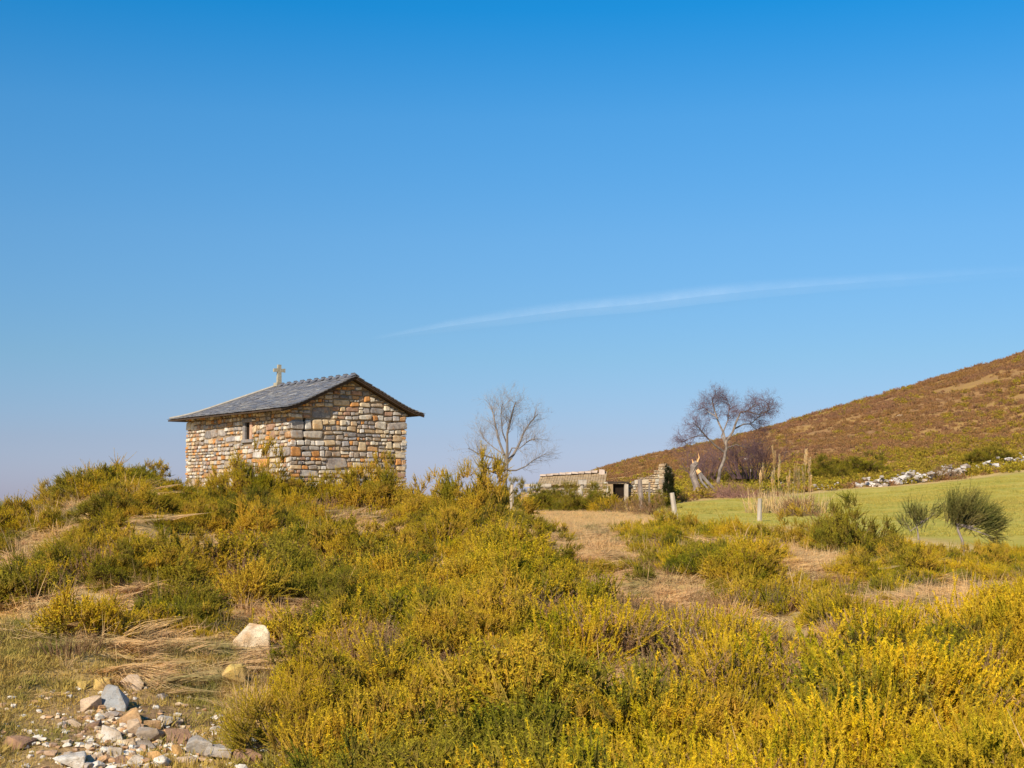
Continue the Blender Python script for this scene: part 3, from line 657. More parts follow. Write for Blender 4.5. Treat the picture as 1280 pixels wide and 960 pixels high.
# core walls (mortar) with the gable following the roof and an opening for the slit window
WT = .45; inset = .05; top_wall = prof(HQ) - .10
def wall_core():
    b = MB()
    win_y, win_w, win_z0, win_z1 = WIN
    x0, x1 = inset, W_ - inset; y0, y1 = inset, LEN - inset; z0 = .3
    def g_(x): return prof(x - HQ) - .11
    def B(xa, xb, ya, yb, za, zb): b.hexa([(xa, ya, za - BZ), (xb, ya, za - BZ), (xb, yb, za - BZ), (xa, yb, za - BZ), (xa, ya, zb - BZ), (xb, ya, zb - BZ), (xb, yb, zb - BZ), (xa, yb, zb - BZ)])
    # west wall in four pieces round the window
    ya, yb = win_y - win_w / 2, win_y + win_w / 2
    B(x0, x0 + WT, y0, ya, z0, top_wall); B(x0, x0 + WT, yb, y1, z0, top_wall)
    B(x0, x0 + WT, ya, yb, z0, win_z0); B(x0, x0 + WT, ya, yb, win_z1, top_wall)
    B(x1 - WT, x1, y0, y1, z0, top_wall); B(x0 + WT, x1 - WT, y1 - WT, y1, z0, top_wall)
    # gable in vertical strips
    xs = np.linspace(x0 + .0, x1, 25)
    for a, c in zip(xs[:-1], xs[1:]):
        ha, hc = g_(a), g_(c); zz = z0 if a >= x0 + WT - .001 and c <= x1 - WT + .001 else top_wall - .35
        b.hexa([(a, y0 + .002, zz - BZ), (c, y0 + .002, zz - BZ), (c, y0 + WT, zz - BZ), (a, y0 + WT, zz - BZ), (a, y0 + .002, ha - BZ), (c, y0 + .002, hc - BZ), (c, y0 + WT, hc - BZ), (a, y0 + WT, ha - BZ)])
    return b
def solve_t(px):   # distance along the long wall seen at a photo column
    u = (px - 640) / F; return (u * CC.y - CC.x) / (LL.x - u * LL.y)
WIN = (solve_t(309.3), .42, 1.6 + (620 - 551) / F * 49.5, 1.6 + (620 - 530) / F * 49.5)
wall = link('wall', wall_core().mesh('wall', M['mortar']), chapel)
# stone shapes: blocks with knocked-off edges, unit size, face proud towards -y
def stone_shape(seed):
    g = random.Random(seed); bm = bmesh.new(); bmesh.ops.create_cube(bm, size=1)
    for v in bm.verts:
        v.co.x += g.uniform(-.13, .05) * (1 if v.co.x > 0 else -1); v.co.z += g.uniform(-.24, .05) * (1 if v.co.z > 0 else -1)
        v.co.y += g.uniform(-.10, .06) if v.co.y < 0 else 0
    bmesh.ops.bevel(bm, geom=[e for e in bm.edges if min(e.verts[0].co.y, e.verts[1].co.y) < -.2], offset=.13, segments=2, affect='EDGES', profile=.5)
    bmesh.ops.recalc_face_normals(bm, faces=bm.faces)
    me = bpy.data.meshes.new('stone'); bm.to_mesh(me); bm.free(); me.materials.append(M['wall_stone']); return me
SHAPES = [stone_shape(k) for k in range(14)]
def courses(length, z0, z1, topf, seed, small=1.0):
    """rubble masonry: long uneven bands split again and again; returns (x0, x1, z0, z1)"""
    g = random.Random(seed); out = []
    def split(x0, x1, a, b):
        w_, h = x1 - x0, b - a
        if h > .30 * small or (h > .16 * small and g.random() < .42):
            k = a + h * g.uniform(.35, .65); split(x0, x1, a, k) if w_ < 1.2 or g.random() < .5 else (split(x0, x0 + w_ / 2, a, k), split(x0 + w_ / 2, x1, a, k)); split(x0, x1, k, b)
        elif w_ > h * 2.9 + .02 or (w_ > h * 1.7 and g.random() < .45):
            k = x0 + w_ * g.uniform(.34, .66); split(x0, k, a, b); split(k, x1, a, b)
        else: put(x0, x1, a, b)
    def put(x0, x1, a, b):
        zt = topf((x0 + x1) / 2); b2 = min(b, zt)
        if b2 - a > .045: out.append((x0, x1, a, b2))
    z = z0
    while z < z1:
        h = g.uniform(.34, .62) * small; x = 0
        while x < length - .01:
            ww = g.uniform(.7, 1.9) * small
            if x + ww > length - .35: ww = length - x
            split(x, x + ww, z, z + h); x += ww
        z += h
    return out
cands = []
topg = lambda x: min(prof(x - HQ), prof(x - HQ - .12), prof(x - HQ + .12)) - .13
for s_ in courses(W_, .5, 5.9, topg, 3, 1.45): cands.append(('g', s_))
for s_ in courses(LEN, .5, top_wall, lambda x: top_wall, 4, 1.3):
    a, c, zz0, zz1 = s_
    wy, ww, wz0, wz1 = WIN; m0, m1 = wy - ww / 2 - .17, wy + ww / 2 + .17
    if zz1 > wz0 - .12 and zz0 < wz1 + .14 and c > m0 and a < m1:
        if a < m0 - .08: cands.append(('w', (a, m0, zz0, zz1)))
        if c > m1 + .08: cands.append(('w', (m1, c, zz0, zz1)))
        continue
    cands.append(('w', s_))
vis = [c for c in cands if c[1][3] > 1.95]; hid = [c for c in cands if c[1][3] <= 1.95]
vis.sort(key=lambda c: -(c[1][1] - c[1][0]) * (c[1][3] - c[1][2]) * (1.0 if c[0] == 'g' else .8))
def stone_tf(kind, s_, g):
    a, c, z0, z1 = s_; gap = .007; d = .20
    lx, lz = c - a - gap * 2, z1 - z0 - gap * 2; pr = g.uniform(-.015, .04)
    if kind == 'g': return ((a + c) / 2, d / 2 - pr, (z0 + z1) / 2 - BZ), (0, 0, 0), (lx, d, lz)
    if kind == 'w': return (d / 2 - pr, (a + c) / 2, (z0 + z1) / 2 - BZ), (0, 0, -math.pi / 2), (lx, d, lz)
    if kind == 'e': return (W_ - d / 2 + pr, (a + c) / 2, (z0 + z1) / 2 - BZ), (0, 0, math.pi / 2), (lx, d, lz)
    return ((a + c) / 2, LEN - d / 2 + pr, (z0 + z1) / 2 - BZ), (0, 0, math.pi), (lx, d, lz)
g = random.Random(9)
for k, (kind, s_) in enumerate(vis[:292]):
    lo, ro, sc = stone_tf(kind, s_, g); link('stone', g.choice(SHAPES), wall, lo, (0, g.uniform(-.09, .09), ro[2]), sc)
def join_stones(name, lst, mname, parent, shapes=SHAPES, seed=1, tf=stone_tf, kind='stuff'):
    g = random.Random(seed); vs = []; fs3 = []; off = 0; allf = {}
    for kd, s_ in lst:
        lo, ro, sc = tf(kd, s_, g); me = g.choice(shapes)
        mt = Matrix.LocRotScale(Vector(lo), Matrix.Rotation(ro[2], 3, 'Z').to_quaternion(), Vector(sc))
        for v in me.vertices: vs.append(tuple(mt @ v.co))
        for p_ in me.polygons: allf.setdefault(len(p_.vertices), []).append([off + i for i in p_.vertices])
        off += len(me.vertices)
    me = np_mesh(name, vs, [np.array(f) for f in allf.values()], M[mname])
    o = link(name, me, parent); o['kind'] = kind; return o
rest = vis[292:] + hid + [('e', s_) for s_ in courses(LEN, .5, top_wall, lambda x: top_wall, 5)] + [('b', s_) for s_ in courses(W_, .5, top_wall, lambda x: top_wall, 6)]
join_stones('small_stone', rest, 'wall_joined', wall)
# slit window
wy, ww, wz0, wz1 = WIN
win = MB(); win.box(.065, .12, wy - ww / 2, wy + ww / 2, wz0 - BZ, wz1 - BZ); winp = link('window', win.mesh('window', M['dark']), chapel)  # shallow panel, blacked in place of the unlit room behind
for nm, (xa, xb, ya, yb, za, zb) in (('jamb', (-.03, .32, wy - ww / 2 - .17, wy - ww / 2 + .003, wz0, wz1)), ('jamb', (-.01, .32, wy + ww / 2 - .003, wy + ww / 2 + .17, wz0, wz1)),
                                    ('lintel', (-.035, .32, wy - ww / 2 - .2, wy + ww / 2 + .2, wz1 + .002, wz1 + .13)), ('sill', (-.045, .32, wy - ww / 2 - .2, wy + ww / 2 + .2, wz0 - .11, wz0 - .002))):
    b = MB(); b.box(xa, xb, ya, yb, za - BZ, zb - BZ, .006); link(nm, b.mesh(nm, M['jamb'] if (nm, ya < wy) == ('jamb', True) else M['wall_joined']), winp)
# roof: boards under it, slate courses on the three faces, ridge slates, cross
def roof_pt(q, t, dz=0): return Vector((HQ + q, t, prof(q) - BZ + dz))
def hip_t(q): return RT + abs(q) / tip_q * (TIP_T - RT)
def roof_deck():
    b = MB(); qs = np.linspace(0, tip_q, 13)
    for s_ in (-1, 1):
        for a, c in zip(qs[:-1], qs[1:]):
            ta, tc_ = hip_t(a), hip_t(c)
            P = [roof_pt(s_ * a, FRONT), roof_pt(s_ * c, FRONT), roof_pt(s_ * c, tc_), roof_pt(s_ * a, ta)]
            if s_ < 0: P = [P[1], P[0], P[3], P[2]]
            b.hexa([p_ + Vector((0, 0, -.085)) for p_ in P] + [p_ + Vector((0, 0, -.03)) for p_ in P])
    for a, c in zip(qs[:-1], qs[1:]):    # hip face
        P = [Vector((HQ - a, hip_t(a), prof(a) - BZ)), Vector((HQ + a, hip_t(a), prof(a) - BZ)), Vector((HQ + c, hip_t(c), prof(c) - BZ)), Vector((HQ - c, hip_t(c), prof(c) - BZ))]
        b.hexa([p_ + Vector((0, 0, -.084)) for p_ in P] + [p_ + Vector((0, 0, -.031)) for p_ in P])
    return b
roof = link('roof', roof_deck().mesh('roof', M['wood_dark']), chapel)
def slates():
    g = random.Random(5); b = MB(); dq = .15
    nrow = int(tip_q / dq)
    for face in ('l', 'r', 'h'):
        for i in range(nrow + 1):
            q1 = tip_q + .03 - i * dq; q0 = max(q1 - dq * 1.9, 0.0)
            if q1 < .08: continue
            lo = FRONT - .03 if face != 'h' else -q1
            x = lo + g.uniform(-.2, 0)
            hi = hip_t(q1) + .02 if face != 'h' else q1
            hi0 = hip_t(q0) if face != 'h' else q0
            while x < hi:
                w0 = g.uniform(.18, .34); xa = max(x, lo); xb = min(x + w0 - .008, hi)
                if xb - xa > .05:
                    up = g.uniform(.012, .024); th = .012; jq = g.uniform(-.02, .02)
                    if face == 'h':
                        k = q0 / q1 if q1 > 0 else 0
                        def T(v, q, dz): return Vector((HQ + v, hip_t(q), prof(q) - BZ + dz))
                        xa0, xb0 = (max(xa, -q0), min(xb, q0)) if q0 > .02 else (xa * k, xb * k)
                        if xb0 <= xa0: xa0 = xb0 = max(min((xa + xb) / 2, q0), -q0)
                        P = [T(xa, q1 + jq, up), T(xb, q1 + jq, up), T(xb0, q0, -.022), T(xa0, q0, -.022)]
                        P = [P[1], P[0], P[3], P[2]]
                    else:
                        s_ = -1 if face == 'l' else 1
                        xa0 = min(xa, hi0); xb0 = min(xb, hi0)
                        P = [roof_pt(s_ * (q1 + jq), xa, up), roof_pt(s_ * (q1 + jq), xb, up), roof_pt(s_ * q0, xb0, -.022), roof_pt(s_ * q0, xa0, -.022)]
                        if face == 'l': P = [P[1], P[0], P[3], P[2]]
                    b.hexa([p_ - Vector((0, 0, th)) for p_ in P] + P)
                x += w0
    return b
sl = link('slate', slates().mesh('slate', M['slate']), roof); sl['kind'] = 'stuff'
def ridge_piece(seed):
    g = random.Random(seed); b = MB(); L_ = .34
    b.hexa([(-.17, -L_ / 2, -.06), (.02, -L_ / 2, .02), (.02, L_ / 2, .02), (-.17, L_ / 2, -.06), (-.17, -L_ / 2, -.035), (.0, -L_ / 2, .05), (.0, L_ / 2, .05), (-.17, L_ / 2, -.035)])
    b.hexa([(-.005, -L_ / 2 + .02, .03), (.17, -L_ / 2 + .02, -.055), (.17, L_ / 2 - .04, -.055), (-.005, L_ / 2 - .04, .03), (-.03, -L_ / 2 + .02, .085), (.17, -L_ / 2 + .02, -.03), (.17, L_ / 2 - .04, -.03), (-.03, L_ / 2 - .04, .085)])
    return b.mesh('ridge_slate', M['slate'])
rp = [ridge_piece(k) for k in range(3)]
t = FRONT + .18; k = 0
while t < RT - .15:
    link('ridge_slate', rp[k % 3], roof, (HQ, t, ridge_z - BZ + .012), (0, random.uniform(-.05, .05), random.uniform(-.06, .06))); t += .52; k += 1
# pale mortar line along the two hips and along the rest of the ridge
hb = MB()
for s_ in (-1, 1): hb.tube([roof_pt(s_ * q, hip_t(q), .03) for q in np.linspace(0, tip_q - .05, 12)], [.05] * 12, 5)
hb.tube([roof_pt(0, FRONT + .05, .008), roof_pt(0, RT, .008)], [.035, .035], 5)
link('hip_capping', hb.mesh('hip_capping', plain('hip_mortar', (.24, .22, .19), (.36, .33, .29), 9)), roof)
def cross():
    b = MB(); z = ridge_z - BZ
    b.box(-.16, .16, -.14, .14, z - .04, z + .10, .01)
    b.hexa([(-.085, -.06, z + .09), (.085, -.06, z + .09), (.085, .06, z + .09), (-.085, .06, z + .09), (-.065, -.05, z + .80), (.065, -.05, z + .80), (.065, .05, z + .80), (-.065, .05, z + .80)])
    for s_ in (-1, 1):
        x0, x1 = sorted((s_ * .06, s_ * .24)); b.hexa([(x0, -.048, z + .52), (x1, -.048, z + .50 if s_ > 0 else z + .52), (x1, .048, z + .52), (x0, .048, z + .52), (x0, -.048, z + .64), (x1, -.048, z + .66), (x1, .048, z + .66), (x0, .048, z + .64)])
    return b.mesh('cross', M['cross'])
link('cross', cross(), chapel, (HQ, RT - .05, 0))
b = MB()
for s_ in (-1, 1):      # dark boards along the verges and eaves
    qs = np.linspace(.0, tip_q, 12)
    for a, c in zip(qs[:-1], qs[1:]):
        P0, P1 = roof_pt(s_ * a, FRONT + .01, -.09), roof_pt(s_ * c, FRONT + .01, -.09)
        if s_ < 0: P0, P1 = P1, P0
        b.hexa([P0 + Vector((0, .012, -.05)), P1 + Vector((0, .012, -.05)), P1 + Vector((0, .06, -.05)), P0 + Vector((0, .06, -.05)), P0 + Vector((0, .012, .0)), P1 + Vector((0, .012, .0)), P1 + Vector((0, .06, 0)), P0 + Vector((0, .06, 0))])
link('verge_board', b.mesh('verge_board', M['wood_dark']), roof)

# ---------------------------------------------------------------- trees
def grow(b, p, d, ln, rad, lvl, maxl, g, spread=.6, kids=(3, 5), up=.15, nmin=3, wig=.18, tmin=.25, lf=.62):
    n = 5 if lvl < maxl else 3; pts = [p.copy()]; rr = [rad]
    for k in range(n):
        d = (d + Vector((g.gauss(0, wig), g.gauss(0, wig), g.gauss(0, wig) + up * .3))).normalized()
        p = p + d * (ln / n); pts.append(p.copy()); rr.append(rad * (1 - .75 * (k + 1) / n))
    b.tube(pts, rr, 6 if lvl == 0 else (4 if lvl < maxl - 1 else 3), cap=False)
    if lvl >= maxl: return
    for k in range(g.randint(*kids)):
        t = g.uniform(tmin, 1); i = min(int(t * n), n - 1); q = pts[i].lerp(pts[i + 1], t * n - i)
        a = d.cross(Vector((g.gauss(0, 1), g.gauss(0, 1), g.gauss(0, 1)))).normalized()
        nd_ = (d * (1 - spread * .4) + a * spread + Vector((0, 0, up))).normalized()
        grow(b, q, nd_, ln * lf * g.uniform(.7, 1.25), max(rad * (1 - .7 * t) * .6, .0045), lvl + 1, maxl, g, spread, kids, up, nmin, wig, tmin, lf)
def limb_tree(name, label, base, trunk, limbs, tr, mat_trunk, mat_twig, seed, depth, lvls=4, kids=(4, 6), tl=1.6, tw_rad=.02, spread=.6, up=.15, lf=.62, cat='tree', tfrom=.35):
    """trunk and limbs as photo-pixel paths in the tree's own plane with depth offsets, twigs grown from the limbs"""
    g = random.Random(seed); r0 = base
    o = empty(name, trunk_pt(trunk[0], r0)); inv = -Vector(o.location)
    b = MB(); P = [trunk_pt(q, r0) + inv for q in trunk]; P[0] = P[0] - Vector((0, 0, .4))
    b.tube(P, list(np.linspace(tr, tr * .62, len(P))), 9); tm = b.mesh('trunk', mat_trunk); link('trunk', tm, o)
    lb = MB(); tw = MB()
    for path, rad, dd in limbs:
        pts = [trunk_pt(q, r0 + dd * k / max(len(path) - 1, 1)) + inv for k, q in enumerate(path)]
        m = len(pts); lb.tube(pts, [rad * (1 - .72 * k / (m - 1)) for k in range(m)], 6)
        total = sum((pts[i + 1] - pts[i]).length for i in range(m - 1))
        for k in range(int(total / tl * 9) + 5):
            t = g.uniform(tfrom, 1) * (m - 1); i = min(int(t), m - 2); q = pts[i].lerp(pts[i + 1], t - i); dv = (pts[i + 1] - pts[i]).normalized()
            a = dv.cross(Vector((g.gauss(0, 1), g.gauss(0, 1), g.gauss(0, 1)))).normalized()
            nd_ = (dv * .7 + a * spread + Vector((0, 0, up))).normalized()
            grow(tw, q, nd_, tl * g.uniform(.6, 1.15), tw_rad, 1, lvls, g, spread, kids, up, lf=lf)
    link('limb', lb.mesh('limb', mat_trunk), o); link('crown', tw.mesh('crown', mat_twig), o)
    tag(o, label, cat); return o
def trunk_pt(q, r): return pt(q[0], q[1], r)
# pale tree beside the ruin
r1 = 105
limb_tree('bare_tree', 'bare pale grey tree with a rounded open crown right of the chapel', r1,
    [(631, 630), (631, 600), (633, 585), (634, 577)],
    [([(634, 578), (630, 568), (624, 552), (620, 535), (617, 520), (614, 508)], .13, 1.0), ([(634, 578), (634, 560), (634, 542), (638, 525), (642, 510), (645, 502)], .13, -1.0),
     ([(634, 577), (642, 568), (649, 555), (655, 540), (663, 528), (672, 518)], .12, .6), ([(633, 581), (622, 574), (608, 570), (596, 566), (585, 560)], .09, -1.2),
     ([(633, 588), (645, 588), (657, 583), (667, 575), (680, 568)], .08, 1.4), ([(632, 586), (618, 584), (604, 588), (592, 592), (580, 585)], .06, 2.0),
     ([(633, 575), (640, 560), (650, 560), (662, 550), (672, 548)], .06, -2.2), ([(630, 568), (618, 560), (608, 552), (600, 540)], .06, 1.5), ([(634, 556), (628, 540), (626, 520), (628, 505)], .06, -1.8)],
    .2, M['bark_grey'], M['twig_grey'], 3, 2, lvls=3, kids=(3, 4), tl=1.3, tw_rad=.014, up=.12)
# dark leaning birch-like tree on the right
r2 = 106
limb_tree('bare_tree', 'bare purplish leaning tree in front of the brown hillside', r2,
    [(896, 622), (898, 600), (900, 588), (905, 575), (908, 560), (907, 550)],
    [([(907, 552), (904, 540), (898, 528), (893, 512), (890, 500), (896, 494)], .10, 1.2), ([(908, 552), (916, 540), (920, 528), (926, 515), (934, 514), (945, 504)], .11, -1.0),
     ([(918, 536), (930, 530), (938, 530), (950, 520), (956, 508)], .07, .8), ([(905, 565), (893, 556), (882, 545), (874, 535), (866, 528)], .09, -1.4),
     ([(882, 545), (872, 545), (862, 548), (854, 552)], .05, .8), ([(897, 522), (886, 515), (878, 508)], .05, 1.0), ([(908, 560), (920, 556), (934, 560), (946, 556)], .06, 1.5),
     ([(934, 514), (948, 518), (958, 515), (962, 505)], .05, -1), ([(907, 555), (902, 545), (910, 525), (912, 508), (908, 498)], .07, 1.8), ([(938, 530), (946, 538), (952, 534)], .04, 1.0)],
      .15, M['bark_dapple'], M['twig_purple'], 12, 2, lvls=3, kids=(5, 7), tl=1.0, tw_rad=.015, up=.02, spread=.9, tfrom=.42)
sm = at(943, 101)
def twig_bush(name, label, loc, rad, h, seed, mk, n=40, lv=3, ln=.8, cat='shrub', trad=.014, up=.25, lean=(0, 0), kids=(3, 5)):
    g = random.Random(seed); b = MB()
    for k in range(n):
        th = g.uniform(0, 6.28); q = rad * .5 * math.sqrt(g.random()); d = Vector((math.cos(th) * q / rad + lean[0], math.sin(th) * q / rad + lean[1], g.uniform(.4, 1))).normalized()
        grow(b, Vector((math.cos(th) * q, math.sin(th) * q, -.1)), d, h * g.uniform(.5, .9), trad, 1, lv, g, .6, kids, up, lf=.55)
    o = link(name, b.mesh(name, M[mk]), None, loc); tag(o, label, cat); return o
twig_bush('bare_bush', 'round purplish bush of bare twigs behind the leaning tree', pt(938, 597, 112), 3.2, 3.6, 5, 'twig_purple', 64, 3, trad=.03, kids=(5, 7), up=.1)
twig_bush('bare_bush', 'low dark thicket of bare twigs left of the leaning tree', pt(882, 598, 114), 2.4, 3.0, 6, 'twig_purple', 50, 3, trad=.026, kids=(4, 6), up=.1)
# snapped trunk and its fallen limb
st = empty('broken_tree', at(870, 92)); tag(st, 'snapped pale tree trunk with a jagged top left of the leaning tree', 'tree'); iv = -Vector(st.location)
b = MB(); P = [pt(873, 626, 92), pt(871, 608, 92), pt(866, 594, 92), pt(867, 583, 92), pt(871, 577, 92)]; b.tube([p_ + iv for p_ in P], [.33, .25, .23, .24, .15], 9); link('trunk', b.mesh('trunk', M['bark_pale']), st)
b = MB(); b.tube([pt(871, 579, 92) + iv, pt(874, 572, 92) + iv, pt(873, 567, 92) + iv], [.08, .05, .015], 5); b.tube([pt(867, 580, 92) + iv, pt(865, 574, 92) + iv], [.07, .02], 5); link('splinter', b.mesh('splinter', M['split_wood']), st)
fl = empty('fallen_branch', at(905, 90)); tag(fl, 'fallen limb leaning from the snapped trunk to a heap of brush', 'branch'); iv = -Vector(fl.location)
b = MB(); P = [pt(873, 590, 91.5), pt(882, 600, 91.3), pt(893, 612, 91), pt(906, 620, 90.6), pt(918, 628, 90)]; b.tube([p_ + iv for p_ in P], [.15, .11, .09, .07, .04], 6)
P = [pt(874, 592, 91.5), pt(877, 602, 91), pt(886, 612, 90.5)]; b.tube([p_ + iv for p_ in P], [.1, .08, .05], 5); link('limb', b.mesh('limb', M['bark_grey']), fl)
b = MB(); b.tube([pt(871.5, 587.5, 91.5) + iv, pt(874.5, 591.5, 91.45) + iv], [.13, .17], 8); link('broken_end', b.mesh('broken_end', M['split_wood']), fl)
b = MB(); g = random.Random(4)
M['brush'] = plain('brush_twigs', (.20, .10, .08), (.32, .18, .13), 4)
for k in range(420):
    q = pt(g.gauss(905, 17), 0, 90); x, y = q.x, q.y + g.uniform(-2.5, 2.0); z = gz(x, y)
    grow(b, Vector((x, y, z - .05)) + iv, Vector((g.gauss(-.5, .9), g.gauss(0, .6), g.uniform(.05, .6))).normalized(), g.uniform(.6, 1.5), .018, 2, 3, g, .7, (2, 3), .0)
link('brush', b.mesh('brush', M['brush']), fl)

# ---------------------------------------------------------------- the ruin
def ruin_wall(name, label, a, c, hts, seed, thick=.6, small=1.3, holes=(), cat='wall', parent=None):
    """wall between ground points a and c; hts = list of (fraction, height above a's ground)"""
    dv = Vector((c.x - a.x, c.y - a.y, 0)); L_ = dv.length; rz = math.atan2(dv.y, dv.x); z0 = min(a.z, c.z) - .3
    o = empty(name, (a.x, a.y, z0), rz); fr, hh = zip(*hts); top = lambda x: float(np.interp(x / L_, fr, hh)) + .3
    core = MB(); xs = np.arange(0, L_ + .01, .5)
    for x0, x1 in zip(xs[:-1], xs[1:]):
        if any(h0 < (x0 + x1) / 2 < h1 for h0, h1 in holes): continue
        h = top((x0 + x1) / 2) - .12
        core.hexa([(x0, .05, 0), (x1, .05, 0), (x1, thick - .05, 0), (x0, thick - .05, 0)] + [(x0, .05, h), (x1, .05, h), (x1, thick - .05, h), (x0, thick - .05, h)])
    link('core', core.mesh('core', M['mortar']), o)
    g = random.Random(seed); lst = [('f', s_) for s_ in courses(L_, 0, max(hh) + .4, lambda x: top(x) + g.uniform(-.1, .12), seed, small) if not any(h0 < (s_[0] + s_[1]) / 2 < h1 for h0, h1 in holes)]
    lst += [('k', s_) for _, s_ in lst] + [('s0', s_) for s_ in courses(thick, 0, top(0), lambda x: top(0), seed + 1, small)] + [('s1', s_) for s_ in courses(thick, 0, top(L_), lambda x: top(L_), seed + 2, small)]
    def tf(kind, s_, g):
        x0, x1, za, zb = s_; gp = .012; sc = (x1 - x0 - gp, .3, zb - za - gp); pr = g.uniform(0, .05); xm = (x0 + x1) / 2; zm = (za + zb) / 2
        if kind == 'f': return (xm, .15 - pr, zm), (0, 0, g.uniform(-.05, .05)), sc
        if kind == 'k': return (xm, thick - .15 + pr, zm), (0, 0, math.pi), sc
        if kind == 's0': return (.15 - pr, xm, zm), (0, 0, -math.pi / 2), sc
        return (L_ - .15 + pr, xm, zm), (0, 0, math.pi / 2), sc
    s = join_stones('stone', lst, 'ruin_joined', o, seed=seed, tf=tf)
    if label: tag(o, label, cat)
    return o
RD = 84
wr = ruin_wall('ruined_wall', 'tallest broken dry stone wall of the ruin with a shaded end', at(776, RD), at(833, RD - 2), [(0, 1.25), (.12, 1.5), (.25, 1.42), (.4, 1.62), (.55, 1.7), (.7, 1.85), (.82, 2.2), (1, 2.32)], 31)
ww_ = ruin_wall('ruined_wall', 'short shaded return wall at the right end of the ruin', at(834, RD - 2.2), at(842, RD - .6), [(0, 2.4), (.35, 1.9), (.7, 1.3), (1, .8)], 33, thick=.5)
ruin_wall('ruined_wall', 'low stone wall of the ruin with a dark doorway at its end', at(722, RD + 4), at(777, RD + 1), [(0, 1.25), (.3, 1.42), (.5, 1.3), (.7, 1.5), (1, 1.45)], 35, holes=((2.1 * 1.0 + 0, 2.1),))
ruin_wall('ruined_wall', 'low overgrown stone wall behind the square white beam', at(655, RD + 3), at(722, RD + 4.2), [(0, .9), (.4, 1.2), (.8, 1.1), (1, 1.15)], 36)
# doorway with lintel
dw = empty('stone_doorway', at(769, RD - 1), 0); tag(dw, 'dark doorway with a flat lintel between the ruined walls', 'doorway')
b = MB(); b.box(-.35, -.12, 0, .4, -.2, 1.35, .03); link('jamb', b.mesh('jamb', M['thatch']), dw)
b = MB(); b.box(.55, .8, 0, .4, -.2, 1.3, .03); link('jamb', b.mesh('jamb', M['post']), dw)
b = MB(); b.box(-.42, .88, -.05, .45, 1.36, 1.47, .02); link('lintel', b.mesh('lintel', M['wood_dark']), dw)
b = MB(); b.box(-.12, .55, .3, .42, -.2, 1.34); link('shade_panel', b.mesh('shade_panel', M['dark']), dw)  # solid panel closing the doorway, its black stands for the shade within
# low building with a slab roof behind
ba = at(672, 98.5); bb = at(757, 98)
hb_ = empty('roofed_hut', (ba.x, ba.y, ba.z - .2), math.atan2(bb.y - ba.y, bb.x - ba.x)); HL = (Vector((bb.x, bb.y)) - Vector((ba.x, ba.y))).length
tag(hb_, 'long low hut with a sagging slab roof behind the ruined walls', 'building')
def ze(py, r): return EYE + (HOR - py) / F * r - (ba.z - .2)
zt0, zt1, zl = ze(595.5, 100), ze(590, 100), ze(606, 98)
b = MB(); b.hexa([(.1, .1, -.3), (HL - .1, .1, -.3), (HL - .1, 1.85, -.3), (.1, 1.85, -.3), (.1, .1, zl - .0), (HL - .1, .1, zl - .0), (HL - .1, 1.85, zt1 - .12), (.1, 1.85, zt0 - .12)]); link('wall', b.mesh('wall', M['thatch']), hb_)
b = MB(); n_ = 26
for k in range(n_):
    x0, x1 = HL * k / n_, HL * (k + 1) / n_ - .02; h0 = zt0 + (zt1 - zt0) * k / n_
    for j in range(4):
        y0, y1 = -.3 + 2.1 * j / 4, -.3 + 2.1 * (j + 1) / 4 + .1; za = zl + (h0 - zl) * j / 4; zb = zl + (h0 - zl) * (j + 1) / 4 + .03; e_ = random.uniform(0, .08)
        b.hexa([(x0, y0, za - .08 + e_), (x1, y0, za - .08 + e_), (x1, y1, zb - .08), (x0, y1, zb - .08), (x0, y0, za + e_), (x1, y0, za + e_), (x1, y1, zb), (x0, y1, zb)])
o = link('roof_slab', b.mesh('roof_slab', M['thatch']), hb_); o['kind'] = 'stuff'
for k in range(9):
    b = MB(); x0, x1 = HL * k / 9 * .86, HL * (k + 1) / 9 * .86 - .03; h0 = zt0 + (zt1 - zt0) * k / 9 * .86
    b.box(x0, x1, 1.45, 2.0, h0 + .02, h0 + .17, .03); link('ridge_slab', b.mesh('ridge_slab', M['capstone']), hb_)
b = MB(); b.box(HL - .62, HL - .15, 1.4, 2.0, zt1 - .4, zt1 + .16, .06); link('chimney', b.mesh('chimney', M['capstone']), hb_)
# beam on a post, fence posts
def post(px, ptop, pbot, r, wid, label, lean=0, cap=False, name='fence_post', m='post'):
    base = at(px, r); topz = EYE + (HOR - ptop) / F * r - base.z; o = empty(name, base); b = MB()
    g = random.Random(int(px)); l = lean * r / F
    b.tube([(-l * .2, 0, -.3), (0, 0, 0), (l * .5 + g.uniform(-.02, .02), 0, topz * .5), (l, 0, topz)], [wid * 1.1, wid, wid * .92, wid * .8], 7)
    link('shaft', b.mesh('shaft', M[m]), o)
    if cap: b = MB(); b.box(l - .21, l + .21, -.16, .16, topz - .02, topz + .2, .02); link('cap', b.mesh('cap', M['post']), o)
    tag(o, label, 'post'); return o
post(725, 605, 635, 70, .11, 'white post with a block on top standing before the ruin', lean=3, cap=True)
post(661, 610, 628, 74, .10, 'grey post holding up the left end of the flat beam', cap=False)
bm_p = at(658, 74); o = empty('flat_beam', bm_p); tag(o, 'pale flat beam resting on the grey post beside the ruin', 'beam')
b = MB(); zz = EYE + (HOR - 607) / F * 74 - bm_p.z; b.box(-.1, 1.35, -.12, .2, zz - .06, zz + .08, .02); link('beam', b.mesh('beam', M['post']), o)
post(844, 616, 642, 52, .11, 'leaning white fence post at the right end of the ruin', lean=-4)
post(949, 623, 645, 50, .09, 'short pale fence post standing alone in the green field', lean=1)
post(803, 599, 632, 66, .13, 'stout pale trunk-like post before the ruined wall', lean=-3, m='bark_pale')
post(812, 603, 638, 60, .05, 'thin brown stake right of the stout pale post', m='bark_grey')
